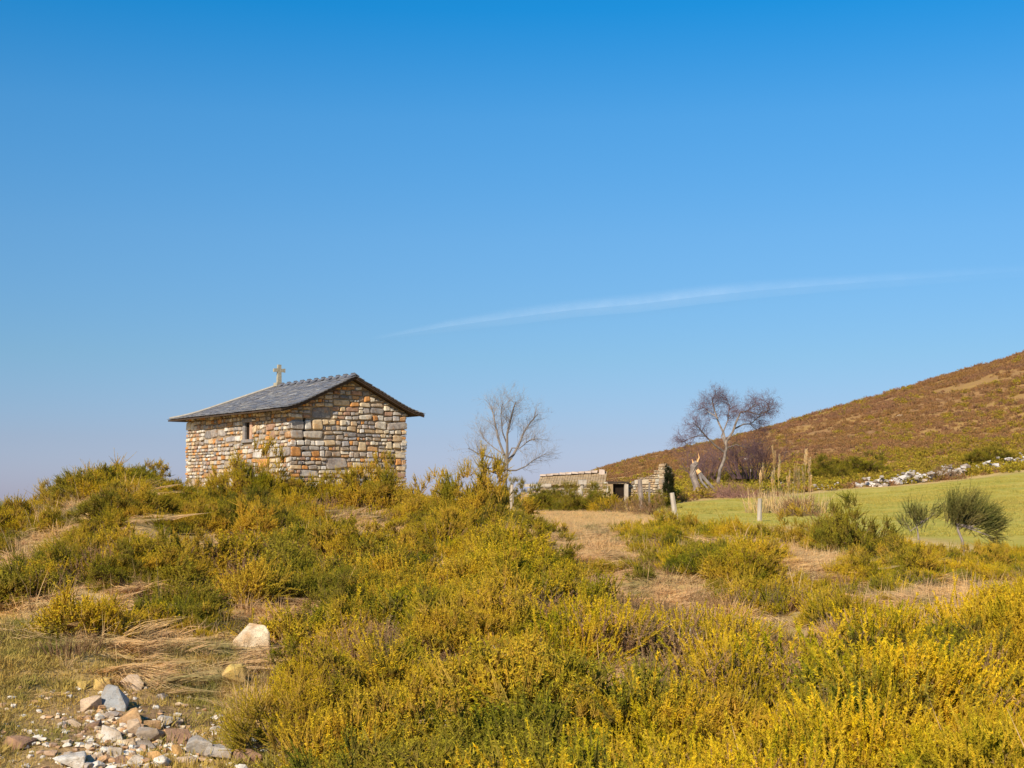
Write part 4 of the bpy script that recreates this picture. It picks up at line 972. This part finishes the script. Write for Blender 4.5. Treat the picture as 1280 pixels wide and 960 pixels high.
post(640, 606, 626, 60, .10, 'grey stake half hidden by the big round gorse bush', m='post')

# ---------------------------------------------------------------- the tumbled white stone wall across the far field
def rock_mesh(seed, m, n=14, flat=1.0, boxy=.5, name='rock'):
    g = random.Random(seed); bm = bmesh.new()
    for k in range(n):
        v = Vector((g.uniform(-1, 1), g.uniform(-1, 1), g.uniform(-1, 1)))
        mx_ = max(abs(v.x), abs(v.y), abs(v.z)); v = (v / mx_) * boxy + v.normalized() * (1 - boxy)
        bm.verts.new(v * g.uniform(.85, 1.0) * .5)
    r_ = bmesh.ops.convex_hull(bm, input=bm.verts)
    bmesh.ops.delete(bm, geom=[e for e in r_['geom_interior'] if isinstance(e, bmesh.types.BMVert)], context='VERTS')
    bmesh.ops.bevel(bm, geom=list(bm.edges), offset=.025, segments=1, affect='EDGES')
    bmesh.ops.recalc_face_normals(bm, faces=bm.faces)
    me = bpy.data.meshes.new(name); bm.to_mesh(me); bm.free()
    if m: me.materials.append(M[m])
    return me
RSH = [rock_mesh(200 + k, None, 13) for k in range(10)]
def heap(name, lst, mname, **tags):
    """lst of (loc, rotz, (sx,sy,sz)) joined"""
    g = random.Random(2); vs = []; allf = {}; off = 0; O = Vector(lst[0][0])
    for lo, rz, sc in lst:
        me = g.choice(RSH); mt = Matrix.LocRotScale(Vector(lo) - O, Matrix.Rotation(rz, 3, 'Z').to_quaternion(), Vector(sc))
        for v in me.vertices: vs.append(tuple(mt @ v.co))
        for p_ in me.polygons: allf.setdefault(len(p_.vertices), []).append([off + i for i in p_.vertices])
        off += len(me.vertices)
    return vs, [np.array(f) for f in allf.values()], O
def tumbled(label, pts_px, seed, dens=1.0, hgt=.9):
    g = random.Random(seed); lst = []
    for (xa, ya), (xb, yb) in zip(pts_px[:-1], pts_px[1:]):
        A = hit(xa, ya, 60, 400) or at(xa, 120); B = hit(xb, yb, 60, 400) or at(xb, 130); L_ = (B - A).length
        for k in range(int(L_ * 15 * dens)):
            t = g.random(); q = A.lerp(B, t) + Vector((g.gauss(0, .3), g.gauss(0, .5), 0)); z = gz(q.x, q.y); s_ = g.uniform(.16, .55) if g.random() < .85 else g.uniform(.5, .8)
            lst.append(((q.x, q.y, z + abs(g.gauss(0, .35)) * hgt * .8), g.uniform(0, 3), (s_ * g.uniform(.8, 1.4), s_, s_ * .65)))
    vs, fs, O = heap('stones', lst, 'white_stone'); o = empty('dry_stone_wall', O); tag(o, label, 'stone wall')
    k = link('stone', np_mesh('stone', vs, fs, M['white_stone']), o); k['kind'] = 'stuff'
tumbled('tumbled stone wall behind the dry plumes and the short post', [(972, 613), (1010, 613), (1036, 612)], 1, .8)
tumbled('bright white tumbled wall at the left of the green field', [(1068, 609), (1090, 608), (1106, 608)], 2, 1.2, 1.0)
tumbled('longest stretch of white tumbled wall above the green field', [(1112, 607), (1130, 605), (1165, 602)], 3, 1.3, 1.4)
tumbled('small white heap of wall stones right of the longest stretch', [(1180, 599), (1200, 596)], 4, 1.6, 1.5)
tumbled('white wall stones between bushes near the right edge', [(1224, 591), (1250, 589)], 5, 2.0, 1.8)
tumbled('last few white wall stones at the right edge of the picture', [(1262, 584), (1290, 581)], 6, 1.6, 1.6)
def boulder(px, py, wpx, hpx, label, mk, seed, r0=60, name='boulder', hp=1.0):
    q = hit(px, py + hpx / 2, r0, 600); r = math.hypot(q.x, q.y); s_ = r / F
    me = rock_mesh(seed, mk, 13); me.name = name
    o = link(name, me, None, (q.x, q.y, q.z + hpx * s_ * .35), (0, 0, seed), (wpx * s_, wpx * s_ * .8, hpx * s_ * 1.1)); tag(o, label, 'rock')
boulder(936, 574, 12, 6, 'white boulder on the hillside right of the leaning tree', 'r_white', 41)
boulder(938, 588, 5, 4, 'small white boulder below the larger one on the hillside', 'r_white', 42)
boulder(1124, 520, 15, 5, 'pale flat outcrop halfway up the hillside', 'r_tan', 43, 120)
boulder(1115, 508, 6, 3, 'tiny pale outcrop just above the flat one on the hill', 'r_tan', 44, 120)

# ---------------------------------------------------------------- dry plumes (tall grass) left of the far wall
def plume_clump(px, pbase, r, label, heads, seed):
    base = at(px, r); o = empty('tall_grass', base); g = random.Random(seed); b = MB(); vs = []; 
    st_ = MB(); base_p = []; dirs = []; lens = []
    for (hx, hy0, hy1, wd) in heads:
        A = pt(hx + g.uniform(-2, 2), pbase, r) - base; A.z = -.1; B = pt(hx, hy1, r + g.uniform(-.5, .5)) - base; T_ = pt(hx + g.uniform(-1, 2), hy0, r) - base
        st_.tube([A, (A + B) / 2 + Vector((g.uniform(-.05, .05), 0, 0)), B, T_], [.02, .016, .013, .005], 4)
        for k in range(5): base_p.append(B + (T_ - B) * g.uniform(0, .1) + Vector((g.gauss(0, .02), g.gauss(0, .02), 0))); dirs.append((T_ - B).normalized() + Vector((g.gauss(0, .03), g.gauss(0, .03), 0))); lens.append((T_ - B).length * g.uniform(.5, 1.05))
    v, f, t = shoots(np.array([tuple(q) for q in base_p]), np.array([tuple(q) for q in dirs]), np.array(lens), 110, nlen=.13, nw=.016, spread=.32, bend=.12, seed=seed, t0=.0)
    link('plume', np_mesh('plume', v, [f], M['plume'], dict(tip=t)), o); link('stem', st_.mesh('stem', M['plume']), o)
    me = grass_mesh('leaves', 'plume', seed, 110, (.5, 1.3), w_=.03, spread=.4, rad=.8, sag=.8); link('leaves', me, o); tag(o, label, 'tall grass', 'dry plumed grass by the field')
plume_clump(955, 640, 60, 'pair of dry plumes just left of the tallest ones', [(953, 580, 602, 1), (950, 590, 606, 1)], 1)
plume_clump(971, 640, 60, 'tall narrow dry plumes left of the widest clump', [(968, 562, 590, 1), (973, 574, 598, 1), (965, 585, 605, 1)], 2)
plume_clump(990, 640, 59, 'ragged low dry plumes between the two tall ones', [(986, 590, 610, 1), (993, 583, 606, 1), (998, 588, 612, 1)], 3)
plume_clump(1009, 640, 60, 'dry plumes with one bright tall head nearest the far wall', [(1007, 563, 582, 1), (1011, 572, 592, 1), (1004, 585, 604, 1), (1013, 588, 610, 1)], 4)

# ---------------------------------------------------------------- gorse bushes and shrubs that can be told apart
BV = {}
def bush_variant(kind, k):
    key = (kind, k)
    if key not in BV:
        if kind == 'gorse': f = cushion('foliage', 300 + k * 7, 'gorse', .78, .74, 270, 13, nn=18, nlen=.023, nw=.007, ln=(.10, .17), lump=.38)
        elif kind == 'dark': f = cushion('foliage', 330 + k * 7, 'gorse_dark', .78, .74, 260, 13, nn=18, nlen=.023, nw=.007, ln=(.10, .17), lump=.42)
        elif kind == 'loose': f = cushion('foliage', 360 + k * 7, 'gorse', .74, .70, 90, 9, nn=34, nlen=.024, nw=.007, ln=(.2, .42), open_=.6)
        elif kind == 'heath': f = bush_mesh('foliage', 'heath', 390 + k * 7, n=420, nn=90, nlen=.020, nw=.006, spread=.7, bend=.1, ln=(.16, .30))
        else: f = bush_mesh('foliage', 'heather', 420 + k * 7, n=420, nn=34, nlen=.024, nw=.005, ln=(.12, .26))
        BV[key] = (f, branches_mesh('branch', 400 + k, .8, .8))
    return BV[key]
def bush(px, r, sc, kind, label, k=0, hs=1.0, name='gorse_bush', cat='bush', dz=-.08):
    q = at(px, r); o = empty(name, (q.x, q.y, q.z + dz), random.uniform(0, 6.28)); o.scale = (sc, sc, sc * hs)
    f, b = bush_variant(kind, k); link('foliage', f, o); link('branch', b, o); tag(o, label, cat, 'gorse and heath bushes on the near slope')
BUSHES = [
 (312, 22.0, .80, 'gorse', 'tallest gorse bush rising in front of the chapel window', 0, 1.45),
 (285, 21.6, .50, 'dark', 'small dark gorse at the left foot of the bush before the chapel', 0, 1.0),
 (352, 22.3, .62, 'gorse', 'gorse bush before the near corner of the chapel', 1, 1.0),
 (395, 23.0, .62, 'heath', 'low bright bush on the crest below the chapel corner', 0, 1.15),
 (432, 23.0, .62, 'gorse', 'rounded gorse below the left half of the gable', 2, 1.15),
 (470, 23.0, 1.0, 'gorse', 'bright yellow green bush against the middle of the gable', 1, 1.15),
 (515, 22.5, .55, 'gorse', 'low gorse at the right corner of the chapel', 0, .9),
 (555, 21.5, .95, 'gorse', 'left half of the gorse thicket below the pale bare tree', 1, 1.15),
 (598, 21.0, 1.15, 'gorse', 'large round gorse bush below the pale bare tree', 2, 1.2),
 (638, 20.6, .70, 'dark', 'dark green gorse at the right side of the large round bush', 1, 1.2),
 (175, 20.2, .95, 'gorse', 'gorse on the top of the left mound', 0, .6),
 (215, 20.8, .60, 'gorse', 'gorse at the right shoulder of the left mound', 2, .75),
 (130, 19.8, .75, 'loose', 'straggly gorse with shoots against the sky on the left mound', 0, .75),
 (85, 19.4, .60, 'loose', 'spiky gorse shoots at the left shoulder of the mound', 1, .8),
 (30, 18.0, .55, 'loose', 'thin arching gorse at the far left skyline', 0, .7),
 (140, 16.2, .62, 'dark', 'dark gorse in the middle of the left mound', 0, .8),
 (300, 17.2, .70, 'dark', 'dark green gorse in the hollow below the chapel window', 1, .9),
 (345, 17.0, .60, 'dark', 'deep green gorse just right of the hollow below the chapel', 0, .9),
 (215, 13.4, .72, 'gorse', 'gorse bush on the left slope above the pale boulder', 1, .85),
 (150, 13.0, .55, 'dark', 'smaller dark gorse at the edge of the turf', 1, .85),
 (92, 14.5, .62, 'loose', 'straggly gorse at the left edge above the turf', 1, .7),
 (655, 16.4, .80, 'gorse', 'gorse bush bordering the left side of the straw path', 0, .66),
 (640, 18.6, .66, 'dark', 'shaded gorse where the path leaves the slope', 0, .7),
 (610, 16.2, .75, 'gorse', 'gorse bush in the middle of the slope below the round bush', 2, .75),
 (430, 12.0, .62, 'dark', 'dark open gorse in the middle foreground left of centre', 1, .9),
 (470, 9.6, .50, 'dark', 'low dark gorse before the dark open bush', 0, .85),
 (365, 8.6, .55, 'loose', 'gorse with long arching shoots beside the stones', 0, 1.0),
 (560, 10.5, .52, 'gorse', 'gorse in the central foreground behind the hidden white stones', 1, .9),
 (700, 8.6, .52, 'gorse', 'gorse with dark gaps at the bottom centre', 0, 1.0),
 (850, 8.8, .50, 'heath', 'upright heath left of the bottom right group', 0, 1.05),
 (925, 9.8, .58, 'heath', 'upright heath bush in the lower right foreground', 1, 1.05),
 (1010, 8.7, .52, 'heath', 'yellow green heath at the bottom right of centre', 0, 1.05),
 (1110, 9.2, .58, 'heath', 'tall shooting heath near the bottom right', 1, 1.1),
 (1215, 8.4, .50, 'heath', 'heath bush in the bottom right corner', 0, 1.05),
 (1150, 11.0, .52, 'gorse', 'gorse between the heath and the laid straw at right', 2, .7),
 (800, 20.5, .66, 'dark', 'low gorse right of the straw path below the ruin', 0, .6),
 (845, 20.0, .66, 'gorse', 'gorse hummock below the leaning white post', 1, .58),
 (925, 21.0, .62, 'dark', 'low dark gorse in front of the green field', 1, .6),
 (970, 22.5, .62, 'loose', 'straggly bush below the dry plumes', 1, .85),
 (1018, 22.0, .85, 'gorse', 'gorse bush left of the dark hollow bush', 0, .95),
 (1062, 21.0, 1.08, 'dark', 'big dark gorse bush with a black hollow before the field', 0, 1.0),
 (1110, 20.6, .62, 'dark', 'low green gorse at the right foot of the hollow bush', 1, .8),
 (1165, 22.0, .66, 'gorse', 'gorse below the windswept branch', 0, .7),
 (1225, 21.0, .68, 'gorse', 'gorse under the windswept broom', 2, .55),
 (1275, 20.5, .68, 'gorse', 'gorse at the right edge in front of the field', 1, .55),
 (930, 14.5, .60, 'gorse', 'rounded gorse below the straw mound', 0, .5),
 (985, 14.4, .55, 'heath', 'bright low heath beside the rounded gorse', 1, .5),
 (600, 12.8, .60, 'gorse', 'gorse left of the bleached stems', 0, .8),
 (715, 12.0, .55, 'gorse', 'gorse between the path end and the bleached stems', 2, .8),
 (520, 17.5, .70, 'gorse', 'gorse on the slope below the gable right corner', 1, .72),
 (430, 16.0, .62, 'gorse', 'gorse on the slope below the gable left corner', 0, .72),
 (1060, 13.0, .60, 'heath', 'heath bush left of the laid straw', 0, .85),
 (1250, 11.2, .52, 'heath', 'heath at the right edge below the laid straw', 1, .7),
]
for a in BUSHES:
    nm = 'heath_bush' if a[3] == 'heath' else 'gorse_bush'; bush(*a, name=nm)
# shrubs by the ruin and the trees
def farbush(px, r, sc, kind, label, k=0, hs=1.0): bush(px, r, sc, kind, label, k, hs, name='shrub', cat='shrub')
for a in [(678, 68, 1.9, 'dark', 'green shrub right of the grey post at the ruin', 0, .8), (700, 68, 1.8, 'dark', 'green shrub in the middle of the thicket left of the white post', 1, .85), (715, 66, 1.5, 'dark', 'green shrub touching the left of the white post', 0, .8),
          (745, 66, 1.7, 'dark', 'green shrub just right of the white post', 1, .85), (763, 62, 1.4, 'heath', 'bright yellow green shrub below the ruin doorway', 0, .7), (822, 70, 1.5, 'dark', 'green shrub at the foot of the tallest ruined wall', 0, .7),
          (634, 92, 2.2, 'dark', 'dark shrub at the foot of the pale bare tree', 1, .9), (735, 92, 2.0, 'dark', 'green shrub growing on the wall above the white post', 0, .8), (790, 60, 1.2, 'heather', 'brown dry shrub below the stout pale post', 0, .9), (815, 56, 1.2, 'heather', 'brown dry shrub right of the thin stake', 1, .9),
          (905, 118, 3.0, 'dark', 'dark shrub behind the heap of brush', 0, .6), (928, 116, 3.0, 'dark', 'dark shrub below the white hillside boulder', 1, .6), (1075, 135, 4.5, 'dark', 'dark green gorse above the bright white wall', 0, .6), (1030, 128, 3.6, 'dark', 'dark green gorse right of the dry plumes', 1, .7),
          (1240, 140, 4, 'dark', 'dark shrub between the far wall stones near the right edge', 0, .6), (1180, 118, 2.6, 'heather', 'brown shrub in front of the small white heap', 1, .6), (1000, 56, 1.4, 'heather', 'brown bush at the foot of the dry plumes', 0, .9), (1030, 40, 1.1, 'heather', 'brown twiggy bush behind the hollow bush', 1, .9)]: farbush(*a)
M['evergreen'] = foliage_mat('evergreen', (.05, .04, .02), (.03, .04, .015), (.05, .06, .02), (.03, .03, .015))
q = at(836, 81.0); o = empty('evergreen_shrub', (q.x, q.y, q.z - .1)); f = cushion('foliage', 777, 'evergreen', .36, 2.35, 190, 12, nn=14, nlen=.05, nw=.02, ln=(.12, .24), lump=.15)
o.scale = (1.0, 1.0, 1.1); link('foliage', f, o); b = MB(); b.tube([(0, 0, -.1), (.02, 0, .9), (0, .02, 1.9)], [.06, .05, .02], 6); link('stem', b.mesh('stem', M['twig_brown']), o); tag(o, 'narrow nearly black evergreen standing at the right end of the ruin', 'shrub')
# windswept broom
def broom(label, trunk, sprays, r, seed, th=.028):
    base = pt(*trunk[0], r); base.z = gz(base.x, base.y); o = empty('broom_shrub', base); g = np.random.default_rng(seed); b = MB()
    P = [Vector((0, 0, -.1))] + [pt(x, y, r) - base for x, y in trunk[1:]]; b.tube(P, list(np.linspace(th, th * .6, len(P))), 6)
    bp = []; dr = []; ln = []
    for (x0, y0, x1, y1, cnt) in sprays:
        A = pt(x0, y0, r) - base; B = pt(x1, y1, r + g.uniform(-.4, .4)) - base; b.tube([P[-1], A, A.lerp(B, .5)], [th * .5, th * .35, th * .15], 5)
        for k in range(int(cnt * 2.2)):
            s_ = g.uniform(0, .6); d = np.array(tuple(B - A)); L_ = np.linalg.norm(d); bp.append(np.array(tuple(A.lerp(B, s_))) + g.normal(size=3) * .07); dr.append(d / L_ + g.normal(size=3) * .22); ln.append(L_ * (1 - s_) * g.uniform(.7, 1.1))
    v, f, t = shoots(np.array(bp), np.array(dr), np.array(ln), 30, nlen=.05, nw=.006, spread=.5, bend=.25, stemw=.004, seed=seed)
    link('trunk', b.mesh('trunk', M['bark_pale']), o); link('foliage', np_mesh('foliage', v, [f], M['broom'], dict(tip=t)), o); tag(o, label, 'shrub')
broom('windswept dark green broom with a pale trunk against the field', [(1206, 690), (1203, 676), (1198, 664), (1196, 655)],
      [(1190, 655, 1192, 618, 46), (1194, 655, 1206, 622, 40), (1198, 655, 1222, 616, 50), (1210, 658, 1236, 628, 34), (1215, 658, 1250, 640, 56), (1225, 662, 1258, 652, 40), (1232, 668, 1252, 676, 22), (1200, 660, 1215, 645, 26)], 24.5, 8)
broom('thin broom branch reaching left of the windswept broom', [(1150, 690), (1148, 672), (1146, 655), (1160, 648)],
      [(1160, 648, 1180, 632, 16), (1146, 655, 1140, 630, 26), (1150, 660, 1152, 636, 16), (1138, 664, 1128, 644, 16)], 24.5, 9, .02)

# ---------------------------------------------------------------- stones in the foreground
# px, py (centre), width, height in photo px, material, seed, label
STONES = [
 (313, 808, 50, 40, 'r_pale', 1, 'largest pale boulder standing in the dry grass'),
 (292, 848, 38, 26, 'r_yellow', 2, 'straw yellow stone half buried below the largest boulder'),
 (343, 797, 22, 14, 'r_brown', 33, 'dark stone tucked behind the right side of the largest boulder'),
 (163, 854, 36, 19, 'r_tan', 3, 'flat topped tan block with a dark right side'),
 (128, 858, 25, 15, 'r_yellow', 4, 'rounded orange yellow stone left of the tan block'),
 (99, 858, 15, 12, 'r_yellow', 5, 'small yellow stone farthest left in the upper row'),
 (140, 874, 36, 30, 'r_blue', 6, 'blue grey angular block below the orange yellow stone'),
 (112, 881, 26, 18, 'r_tan', 7, 'dull pinkish stone left of the blue grey block'),
 (160, 894, 42, 26, 'r_orange', 8, 'orange slab below the blue grey block'),
 (201, 903, 26, 13, 'r_white', 9, 'thin white slab right of the orange slab'),
 (166, 910, 18, 18, 'r_tan', 10, 'cream squarish stone below the orange slab'),
 (138, 918, 28, 19, 'r_white', 11, 'pointed white stone left of the cream one'),
 (187, 921, 38, 18, 'r_grey', 12, 'pale grey wedge in the middle of the heap'),
 (178, 934, 32, 11, 'r_grey', 13, 'thin pale plate below the grey wedge'),
 (220, 924, 36, 22, 'r_brown', 14, 'long reddish brown stone slanting right of the wedge'),
 (250, 937, 36, 27, 'r_grey', 15, 'big rough pale grey stone on the right of the heap'),
 (272, 946, 36, 16, 'r_grey', 16, 'slanting grey slab right of the big rough stone'),
 (302, 949, 38, 22, 'r_brown', 17, 'brown grey stone at the right end of the row'),
 (292, 931, 20, 12, 'r_yellow', 18, 'yellow stone above the brown grey one'),
 (143, 942, 19, 13, 'r_white', 19, 'small white stone below the pointed white one'),
 (84, 953, 38, 18, 'r_white', 20, 'crumbly white stone at the bottom left of the heap'),
 (168, 953, 19, 15, 'r_white', 21, 'small pale stone at the bottom edge left of centre of the heap'),
 (200, 956, 19, 15, 'r_white', 22, 'round white stone at the bottom edge of the heap'),
 (196, 946, 30, 16, 'r_orange', 23, 'orange brown stone above the round white one'),
 (222, 940, 24, 15, 'r_orange', 24, 'orange stone left of the big rough stone'),
 (112, 949, 14, 11, 'r_tan', 25, 'small pink stone right of the crumbly white one'),
 (18, 932, 44, 14, 'r_brown', 26, 'flat reddish stone sunk in the turf at the left edge'),
 (90, 905, 24, 10, 'r_tan', 27, 'flat dull stone in the turf left of the heap'),
 (114, 908, 24, 11, 'r_brown', 28, 'flat brownish stone between the dull one and the heap'),
 (188, 907, 22, 14, 'r_orange', 29, 'tan block touching the white slab'),
 (152, 952, 18, 12, 'r_brown', 30, 'brown stone at the bottom edge of the heap'),
 (232, 953, 26, 12, 'r_tan', 31, 'low tan stone below the big rough stone'),
 (160, 930, 22, 9, 'r_pale', 32, 'thin pale chip left of the pale plate'),
 (580, 912, 28, 16, 'r_blue', 34, 'bluish white stone showing through the gorse'),
 (563, 924, 16, 12, 'r_white', 35, 'white stone left below the bluish one in the gorse'),
 (582, 928, 12, 10, 'r_white', 36, 'smallest white stone in the gorse'),
]
SIZES = []
for (x, y, wp, hp, mk, sd_, lab) in STONES:
    q = hit(x, y + hp * .45, 5, 40); r = math.hypot(q.x, q.y); s_ = r / F
    wp *= .93; hp *= .93; me = rock_mesh(500 + sd_ * 3, mk, 11, boxy=.7); me.name = 'stone'
    xs = [v.co.x for v in me.vertices]; zs = [v.co.z for v in me.vertices]; kx = wp * s_ / (max(xs) - min(xs)); kz = hp * s_ * 1.25 / (max(zs) - min(zs))
    g = random.Random(sd_)
    up = .10 if sd_ > 33 and sd_ < 37 else 0
    o = link('boulder' if sd_ == 1 else 'stone', me, None, (q.x, q.y + wp * s_ * .25, q.z + hp * s_ * (.52 if sd_ in (1, 2, 34, 35, 36) else .34) + up), (g.uniform(-.1, .1), g.uniform(-.12, .12), g.uniform(-.35, .35)), (kx, wp * s_ * .8, kz))
    tag(o, lab, 'boulder' if sd_ == 1 else 'stone')
# loose rubble between them
g = random.Random(77); lst = []
for k in range(850):
    x, y = g.gauss(190, 85), g.gauss(945, 24)
    if k % 4 == 0: x, y = g.gauss(120, 80), g.gauss(900, 30)
    if y < 860 or x > 350: continue
    q = hit(x, y, 5, 20)
    if q is None: continue
    s_ = g.uniform(.012, .055) * (1 if g.random() < .85 else 1.6); lst.append(((q.x, q.y, q.z + s_ * .2), g.uniform(0, 3), (s_ * g.uniform(.9, 1.6), s_, s_ * .6)))
vs, fs, O = heap('rubble', lst, 'rubble'); tag(link('loose_rubble', np_mesh('loose_rubble', vs, fs, M['rubble']), None, O), 'small broken stones strewn between the larger ones at lower left', 'rubble', kind='stuff')

# ---------------------------------------------------------------- contrail: a thin sheet of ice cloud high in the air
def contrail():
    m, n, out = mat('contrail'); uv = nd(n, 'ShaderNodeUVMap'); uv.uv_map = 'UVMap'; sx = nd(n, 'ShaderNodeSeparateXYZ'); n.links.new(uv.outputs[0], sx.inputs[0])
    v = mathn(n, 'ABSOLUTE', mathn(n, 'SUBTRACT', mathn(n, 'MULTIPLY', sx.outputs[1], 2), 1)); edge = mathn(n, 'SUBTRACT', 1, v, True)
    edge = nd_smooth(n, edge)
    along = ramp(n, sx.outputs[0], [(0, (0, 0, 0)), (.05, (.45, .45, .45)), (.2, (.75, .75, .75)), (.45, (.9, .9, .9)), (.7, (.45, .45, .45)), (.9, (.15, .15, .15)), (1, (0, 0, 0))])
    nz = ramp(n, noise(n, .0016, 6, .75, pos(n)), [(.3, (.45, .45, .45)), (.7, (1, 1, 1))])
    al = mathn(n, 'MULTIPLY', mathn(n, 'MULTIPLY', edge, along), mathn(n, 'MULTIPLY', nz, .115))
    d = nd(n, 'ShaderNodeBsdfDiffuse'); d.inputs[0].default_value = (.8, .8, .8, 1); t = nd(n, 'ShaderNodeBsdfTransparent'); ms = nd(n, 'ShaderNodeMixShader')
    n.links.new(al, ms.inputs[0]); n.links.new(t.outputs[0], ms.inputs[1]); n.links.new(d.outputs[0], ms.inputs[2]); n.links.new(ms.outputs[0], out.inputs[0])
    path = [(462, 425), (560, 408), (640, 397), (720, 387), (800, 380), (880, 370), (960, 362), (1050, 355), (1150, 348), (1260, 340), (1420, 330)]; wd = [7, 13, 17, 18, 19, 19, 18, 16, 16, 14, 12]
    r = 22000; vs = []; uvs = []
    for k, ((x, y), w2) in enumerate(zip(path, wd)):
        for j in range(5):
            q = pt(x, y + w2 * (j / 2 - 1), r); q.y += (abs(j - 2) ** 2) * 60; vs.append(tuple(q)); uvs.append((k / (len(path) - 1), j / 4))
    f = [(k * 5 + j, k * 5 + j + 1, (k + 1) * 5 + j + 1, (k + 1) * 5 + j) for k in range(len(path) - 1) for j in range(4)]
    me = np_mesh('contrail', vs, [f], m); ul = me.uv_layers.new(name='UVMap')
    for lp in me.loops: ul.data[lp.index].uv = uvs[lp.vertex_index]
    o = link('contrail', me); tag(o, 'faint white contrail slanting across the blue sky', 'contrail')
def nd_smooth(n, f):
    m = nd(n, 'ShaderNodeMapRange'); m.interpolation_type = 'SMOOTHSTEP'; n.links.new(f, m.inputs[0]); return m.outputs[0]
contrail()
